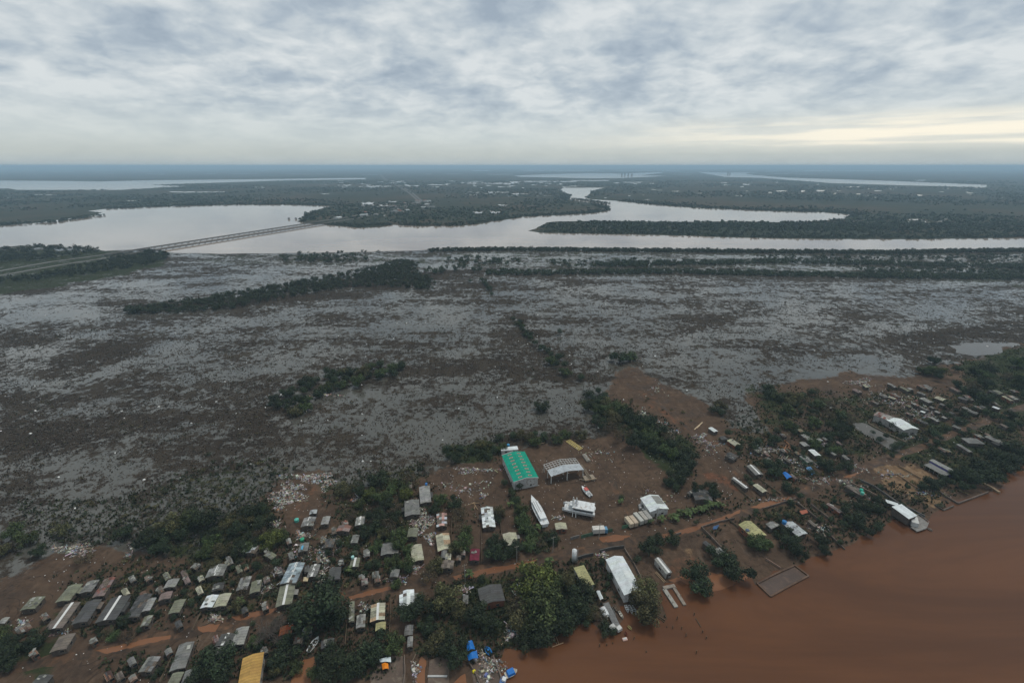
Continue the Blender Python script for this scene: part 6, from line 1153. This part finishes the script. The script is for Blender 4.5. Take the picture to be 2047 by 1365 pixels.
for a in [(575, 985, 30, 18, 420, 'white rubbish heaped along the left rim of the muddy clearing'), (615, 955, 45, 8, 420, 'white rubbish heaped along the far rim of the muddy clearing'), (655, 965, 14, 14, 170, 'scattered rubbish on the right rim of the clearing'), (600, 975, 14, 6, 90, 'small rubbish pile in the middle of the clearing'),
          (560, 1005, 18, 12, 230, 'bright bags piled on the near left of the clearing'), (552, 1050, 12, 14, 110, 'white bags beside the trees left of the clearing'), (715, 1000, 12, 12, 130, 'white litter among the grove right of the clearing'), (605, 1070, 20, 10, 110, 'white litter above the small blue striped roof'),
          (640, 1110, 45, 35, 330, 'litter spread over the muddy ground between the small houses'), (850, 1040, 16, 22, 300, 'colourful rubbish filling the yard between grey roofs'), (830, 1045, 12, 8, 150, 'pale rubbish in front of the grey gable roof'), (860, 1075, 12, 14, 130, 'coloured rubbish left of the brick ended house'),
          (780, 1060, 14, 6, 80, 'white rubbish under the trees by the grey houses'), (555, 1140, 14, 10, 110, 'rubbish left of the long pale blue roof'), (645, 1145, 10, 25, 150, 'rubbish between the two ridge roofs'), (535, 1175, 18, 12, 90, 'rubbish beside the olive roof'), (430, 1235, 16, 8, 120, 'pile of white litter beside the dark road edge'),
          (830, 1137, 10, 10, 130, 'heap of silver litter below the cream roof'), (968, 990, 10, 6, 70, 'small white pile on the mud above the patchy white roof'), (950, 940, 45, 5, 190, 'reddish rubble along the marsh edge'), (930, 980, 50, 25, 120, 'sparse litter on the muddy lot'), (1038, 1097, 8, 6, 80, 'white flowers of litter by the utility pole'),
          (1118, 1035, 12, 4, 50, 'white boxes behind the cream shed'), (1205, 1110, 10, 8, 90, 'debris heap left of the large white warehouse'), (155, 1095, 36, 7, 190, 'white rubbish along the far left lot edge'), (150, 1105, 40, 8, 120, 'scattered pale litter on the far left lot'), (265, 1090, 12, 8, 60, 'rubbish on the track left of the grove'),
          (258, 1110, 10, 6, 50, 'small rubbish pile beside the left grove'), (45, 1245, 12, 8, 90, 'mixed junk between the far left roofs'), (115, 1262, 20, 10, 80, 'junk around the brown roof'), (150, 1240, 10, 8, 50, 'junk in front of the dark roof'), (1285, 830, 16, 14, 160, 'white litter along the edge of the tree line'), (1320, 850, 14, 12, 120, 'white litter lower along the tree line'),
          (1345, 865, 14, 12, 110, 'pale litter where the tree line meets the yard'), (1400, 875, 16, 10, 130, 'litter spread on the bare spit near the houses'), (1420, 890, 35, 18, 120, 'scattered litter beside the track on the spit'), (1270, 717, 16, 5, 80, 'white litter by the small grove on the marsh'), (1310, 780, 30, 20, 60, 'sparse litter on the spit head'),
          (1567, 921, 16, 8, 240, 'grey wrecked building collapsed into rubble'), (1535, 900, 35, 10, 230, 'white rubble between the small eastern houses'), (1610, 930, 30, 12, 170, 'rubble around the dull blue tarpaulin'), (1645, 885, 20, 8, 110, 'pale rubble beside the small white roofs'), (1720, 765, 25, 8, 230, 'bright rubbish strip on the marsh edge at right'),
          (1790, 805, 55, 14, 260, 'litter spread between the far right sheds'), (1850, 830, 45, 12, 260, 'litter around the cluster of far right houses'), (1750, 790, 60, 20, 130, 'thin litter on the slope of the far right lots'), (1690, 965, 14, 8, 150, 'rubble heap at the head of the ruined building'), (1710, 975, 22, 8, 150, 'rubble covering the roof of the ruined building'),
          (1640, 960, 60, 14, 110, 'mud and rubble thrown across the village road'), (1700, 935, 40, 12, 90, 'rubble at the road bend'), (1825, 875, 22, 7, 90, 'rubble at the near end of the half unroofed shed'), (1550, 1000, 60, 6, 60, 'stones along the road verge'), (975, 1335, 28, 28, 210, 'junk scattered over the bottom waterfront plot'),
          (1020, 1265, 14, 18, 120, 'white specks of litter on the dark bank'), (830, 1340, 10, 22, 90, 'litter right of the orange tent plot'), (730, 1215, 14, 12, 90, 'junk between the narrow roofs by the road'), (930, 1180, 14, 10, 70, 'junk left of the wide dark grey roof'), (1035, 1180, 10, 18, 100, 'white litter right of the wide dark grey roof'),
          (985, 1185, 22, 12, 40, 'litter lying around the wide dark grey roof'), (790, 1160, 40, 8, 70, 'litter along the far side of the road'), (610, 1230, 60, 20, 60, 'thin litter around the road below the clearing'), (1730, 1010, 60, 25, 150, 'rubble and planks on the riverside lots near the white stilt building'), (1850, 985, 50, 14, 110, 'pale rubble on the sandy riverside lot'), (1640, 1060, 30, 22, 90, 'scraps on the grassy riverside plots'), (1780, 950, 50, 10, 90, 'broken boards beside the sandy lot'), (1320, 1000, 50, 30, 40, 'a few scraps on the open yard'), (1200, 905, 70, 20, 60, 'scraps along the back of the yard'), (1300, 890, 16, 2, 26, 'short row of white scraps at the back of the yard')]: heap(a[0], a[1], a[2]*(1.25 if a[4] > 160 else 1), a[3]*(1.25 if a[4] > 160 else 1), int(a[4]*(2.3 if a[4] > 160 else 1.6)), a[5], .2, .85)
heap(650, 790, 40, 3, 40, 'white debris caught on the near edge of the marsh grove', .8, 1.6, 1.4); heap(610, 820, 14, 3, 22, 'white drift caught below the marsh grove', .8, 1.7, 1.4)
def scatter(name, poly, n_, s0, s1, look, seed):
    W = PP(poly); xs = [a for a, _ in W]; ys = [b for _, b in W]; g = random.Random(seed); q = MB(); k = 0
    while k < n_:
        x_, y_ = g.uniform(min(xs), max(xs)), g.uniform(min(ys), max(ys))
        if not inpoly(np.array([x_]), np.array([y_]), W)[0]: continue
        k += 1; s = g.uniform(s0, s1); v = g.uniform(.5, .9); q.box(x_, y_, 0, s, s*g.uniform(.4, 1), s*.35, g.uniform(0, 3), t=(v, v, v*.96), taper=.7)
    tag(q.build(name, MATS['rubble']), look, 'debris', None, 'stuff')
scatter('floating_litter', [(0, 620), (2047, 560), (2047, 700), (1500, 800), (1150, 870), (600, 940), (0, 1060)], 260, .5, 1.3, 'white scraps floating here and there on the marsh', 3)
scatter('village_litter', [(0, 1180), (120, 1110), (560, 1010), (1000, 920), (1400, 900), (1650, 800), (2047, 760), (2047, 860), (1500, 1020), (1000, 1140), (700, 1200), (300, 1365), (0, 1365)], 1500, .12, .42, 'small pale scraps of litter all over the village', 4)
# ------------------------------------------------------------------ twin road bridge and highway
def deck_bridge(a, b_, look, zt=3.0, w_=7.5, n_=40):
    p, q_ = Vector((*P(*a, zt), 0)), Vector((*P(*b_, zt), 0)); d = q_-p; ln = d.length; c = (p+q_)/2; o = empty('road_bridge', (c.x, c.y, 0), math.atan2(d.y, d.x))
    MB().box(0, 0, zt-.3, ln, w_-.6, .3, t=(1.1, 1.1, 1.1)).build('roadway', MATS['asphalt'], o); MB().box(0, 0, zt-1.0, ln, w_-2.2, .7, t=(.8, .8, .8)).build('girder', MATS['concrete'], o)
    for s in (-1, 1): MB().box(0, s*w_/2, zt-.4, ln, .3, 1.1, t=(.75, .7, .66)).build('parapet', MATS['concrete'], o)
    for i in range(n_):
        x_ = -ln/2+ln*(i+.5)/n_; m = MB(); m.box(x_, 0, zt-1.4, 1.0, w_-1.4, .4, t=(.9, .9, .9))
        for s in (-.75, 0, .75): m.box(x_, s*(w_/2-1.2), -1, .7, .7, zt-1.2, t=(.7, .7, .7))
        m.build('pier', MATS['concrete'], o)
    THINGS.append((o, look, (a[0]+b_[0])/2, (a[1]+b_[1])/2, 'bridge')); o['keep'] = 1; o['group'] = 'twin road bridge decks'; return p, q_
deck_bridge((205, 509.5), (640, 442.5), 'farther deck of the twin road bridge over the lagoon'); deck_bridge((232, 512), (655, 445.5), 'nearer deck of the twin road bridge over the lagoon')
HW = [[(640, 442.5), (690, 435), (737, 427), (780, 419), (815, 410), (836, 402), (819, 387), (791, 369), (767, 358), (759, 349)], [(655, 445.5), (705, 438), (750, 429), (795, 419.5), (828, 411), (843, 402), (824, 386), (795, 368.5), (770, 357.5), (761, 349)]]
pmat('highway', (.12, .118, .11), .85, .2, .05, tint=False)
sheet('highway', [strip(PP(p), 10) for p in HW], .5, MATS['highway'], 'pale twin highway running on from the bridge to the horizon')
sheet('highway', [strip(PP([(205, 510), (100, 524), (0, 542), (-200, 580)]), 9), strip(PP([(232, 513), (120, 530), (0, 551), (-200, 592)]), 9)], .3, MATS['highway'], 'twin highway reaching the bridge from the left')
g = random.Random(8)
for i in range(26):   # roadside buildings beyond the bridge
    f = g.random(); px = g.choice([g.uniform(665, 760), g.uniform(760, 860), g.uniform(830, 870)]); py = 437-(px-665)*.13+g.uniform(-14, 3); x_, y_ = P(px, py, 3); o = empty('roadside_building', (x_, y_, 0), g.uniform(0, 3)); w_, l_ = g.uniform(8, 16), g.uniform(12, 28)
    MB().box(0, 0, 0, w_, l_, 4, t=(.9, .9, .9)).build('wall', MATS['wall_white'], o); m = MB(); m.slab((-w_/2-.5, -l_/2-.5, 4.05), (0, -l_/2-.5, 5.2), (0, l_/2+.5, 5.2), (-w_/2-.5, l_/2+.5, 4.05), .2); m.slab((0, -l_/2-.5, 5.2), (w_/2+.5, -l_/2-.5, 4.05), (w_/2+.5, l_/2+.5, 4.05), (0, l_/2+.5, 5.2), .2); m.build('roof', MATS['roof_'+g.choice(['light', 'white', 'grey', 'clay'])], o)
    o['group'] = 'small buildings along the highway beyond the bridge'; THINGS.append((o, 'tiny distant roadside building', px, py, 'building'))
for i, (px, py, h_) in enumerate([(1243, 351, 40), (1249, 350.5, 50), (1256, 350.5, 46), (1263, 351, 34), (1455, 348, 45), (1459, 348.5, 36)]):
    x_, y_ = P(px, py, 0); o = empty('apartment_tower', (x_, y_, 0)); MB().box(0, 0, 0, 20, 18, h_*.75, t=(.5, .5, .52)).build('tower_body', MATS['concrete'], o); MB().box(0, 0, h_*.75, 9, 9, 3, t=(.5, .5, .52)).build('rooftop', MATS['concrete'], o); o['group'] = 'tower blocks on the far shore'; THINGS.append((o, 'tiny tower block on the far shore', px, py, 'building'))
for i, (px, py) in enumerate([(578, 438), (592, 438)]):
    x_, y_ = P(px, py, 1); o = empty('moored_vessel', (x_, y_, .3), .2); hull(16, 6, 2.5, (.3, .3, .3), deck=True).build('hull', MATS['plain'], o); MB().box(0, -3, 2.5, 4, 6, 3, t=(.4, .4, .4)).build('cabin', MATS['plain'], o); THINGS.append((o, ['left dark vessel', 'right dark vessel'][i]+' anchored in the lagoon near the bridge end', px, py, 'vessel')); o['keep'] = 1
# ------------------------------------------------------------------ labels that single out each thing
ANCH = [('the green roofed warehouse', 1040, 932), ('the large white warehouse', 1246, 1148), ('the ferry on stands', 1157, 1012), ('the box trailers', 1276, 1034), ('the white silo', 1147, 1112), ('the U shaped dock', 1347, 1190), ('the pier', 1226, 1232), ('the pale yellow hip roof', 1167, 1149),
    ('the maroon roof', 949, 1106), ('the orange clay roof', 571, 1257), ('the ochre roofed hall', 501, 1335), ('the long pale blue roof', 585, 1143), ('the orange tent', 770, 1331), ('the blue awnings', 944, 1300), ('the wide dark grey roof', 982, 1186), ('the muddy clearing', 620, 975), ('the bright blue shelter', 1574, 949),
    ('the half unroofed shed', 1787, 838), ('the purple walled building', 1886, 929), ('the white stilt building', 1805, 1022), ('the sunken foundation', 1565, 1162), ('the broad pale yellow roof', 1505, 1056), ('the green rooftop tanks', 1723, 982), ('the still grey pool', 1750, 873), ('the bare spit', 1330, 800),
    ('the stripped roof at far left', 207, 1172), ('the long lot boat', 627, 1287), ('the brick ended house', 886, 1081), ('the patchy white roof', 976, 1032), ('the marsh grove', 680, 765), ('the left dense grove', 350, 1050), ('the orange road puddle', 980, 1140), ('the narrow shed on sand', 1326, 1128), ('the dark broken shed', 1402, 988),
    ('the open sided shed', 1127, 932), ('the lagoon bridge', 430, 478), ('the paired tall roofs at bottom left', 363, 1310), ('the reddish planks', 1571, 897), ('the small orange canopy', 1607, 1023), ('the hip roofed grey house', 1946, 880), ('the white stripe roof', 225, 1214), ('the white ridge roof', 418, 1200), ('the far river bend', 1170, 400)]
ORD = ['', 'second ', 'third ', 'fourth ', 'fifth ', 'sixth ', 'seventh ', 'eighth ', 'ninth ', 'tenth ', 'eleventh ', 'twelfth ', 'thirteenth ', 'fourteenth ', 'fifteenth ', 'sixteenth ']
def rel(dx, dy):
    dy = dy*1.3; a = math.degrees(math.atan2(-dy, dx)) % 360; return ['right of', 'up right of', 'above', 'up left of', 'left of', 'down left of', 'below', 'down right of'][int(((a+22.5) % 360)//45)]
buck = {}
for o, look, px, py, cat in THINGS:
    o['category'] = cat
    if o.get('keep'): o['label'] = look; del o['keep']; continue
    best = sorted((math.hypot(px-a[1], (py-a[2])*1.3), a) for a in ANCH if math.hypot(px-a[1], (py-a[2])*1.3) > 9)[0]
    buck.setdefault((look, rel(px-best[1][1], py-best[1][2]), best[1][0]), []).append((best[0], o))
for (look, r_, an), L_ in buck.items():
    L_.sort(key=lambda t: t[0])
    for i, (d, o) in enumerate(L_):
        o['label'] = f"{look} {r_} {an}" if len(L_) == 1 else f"{look}, {ORD[min(i, 15)]}closest {r_} {an}" if i else f"{look}, the closest {r_} {an}"
        if len(o["label"].split()) > 16: o["label"] = o["label"].replace(" the ", " ").replace("roofed house", "house").replace("roofed shed", "shed")
# ------------------------------------------------------------------ haze
HZ, n, b, o = newmat('haze_air'); n.nodes.remove(b)
pv = n.nodes.new('ShaderNodeVolumePrincipled'); pv.inputs['Color'].default_value = (.58, .82, 1.0, 1)
pv.inputs['Density'].default_value = .000115; pv.inputs['Anisotropy'].default_value = 0.0
n.links.new(pv.outputs[0], o.inputs['Volume'])
hb = MB().box(0, 28000, -1.0, 290000, 62000, 164).build('haze', HZ); tag(hb, 'pale blue haze over the flooded plain', None, None, 'stuff')
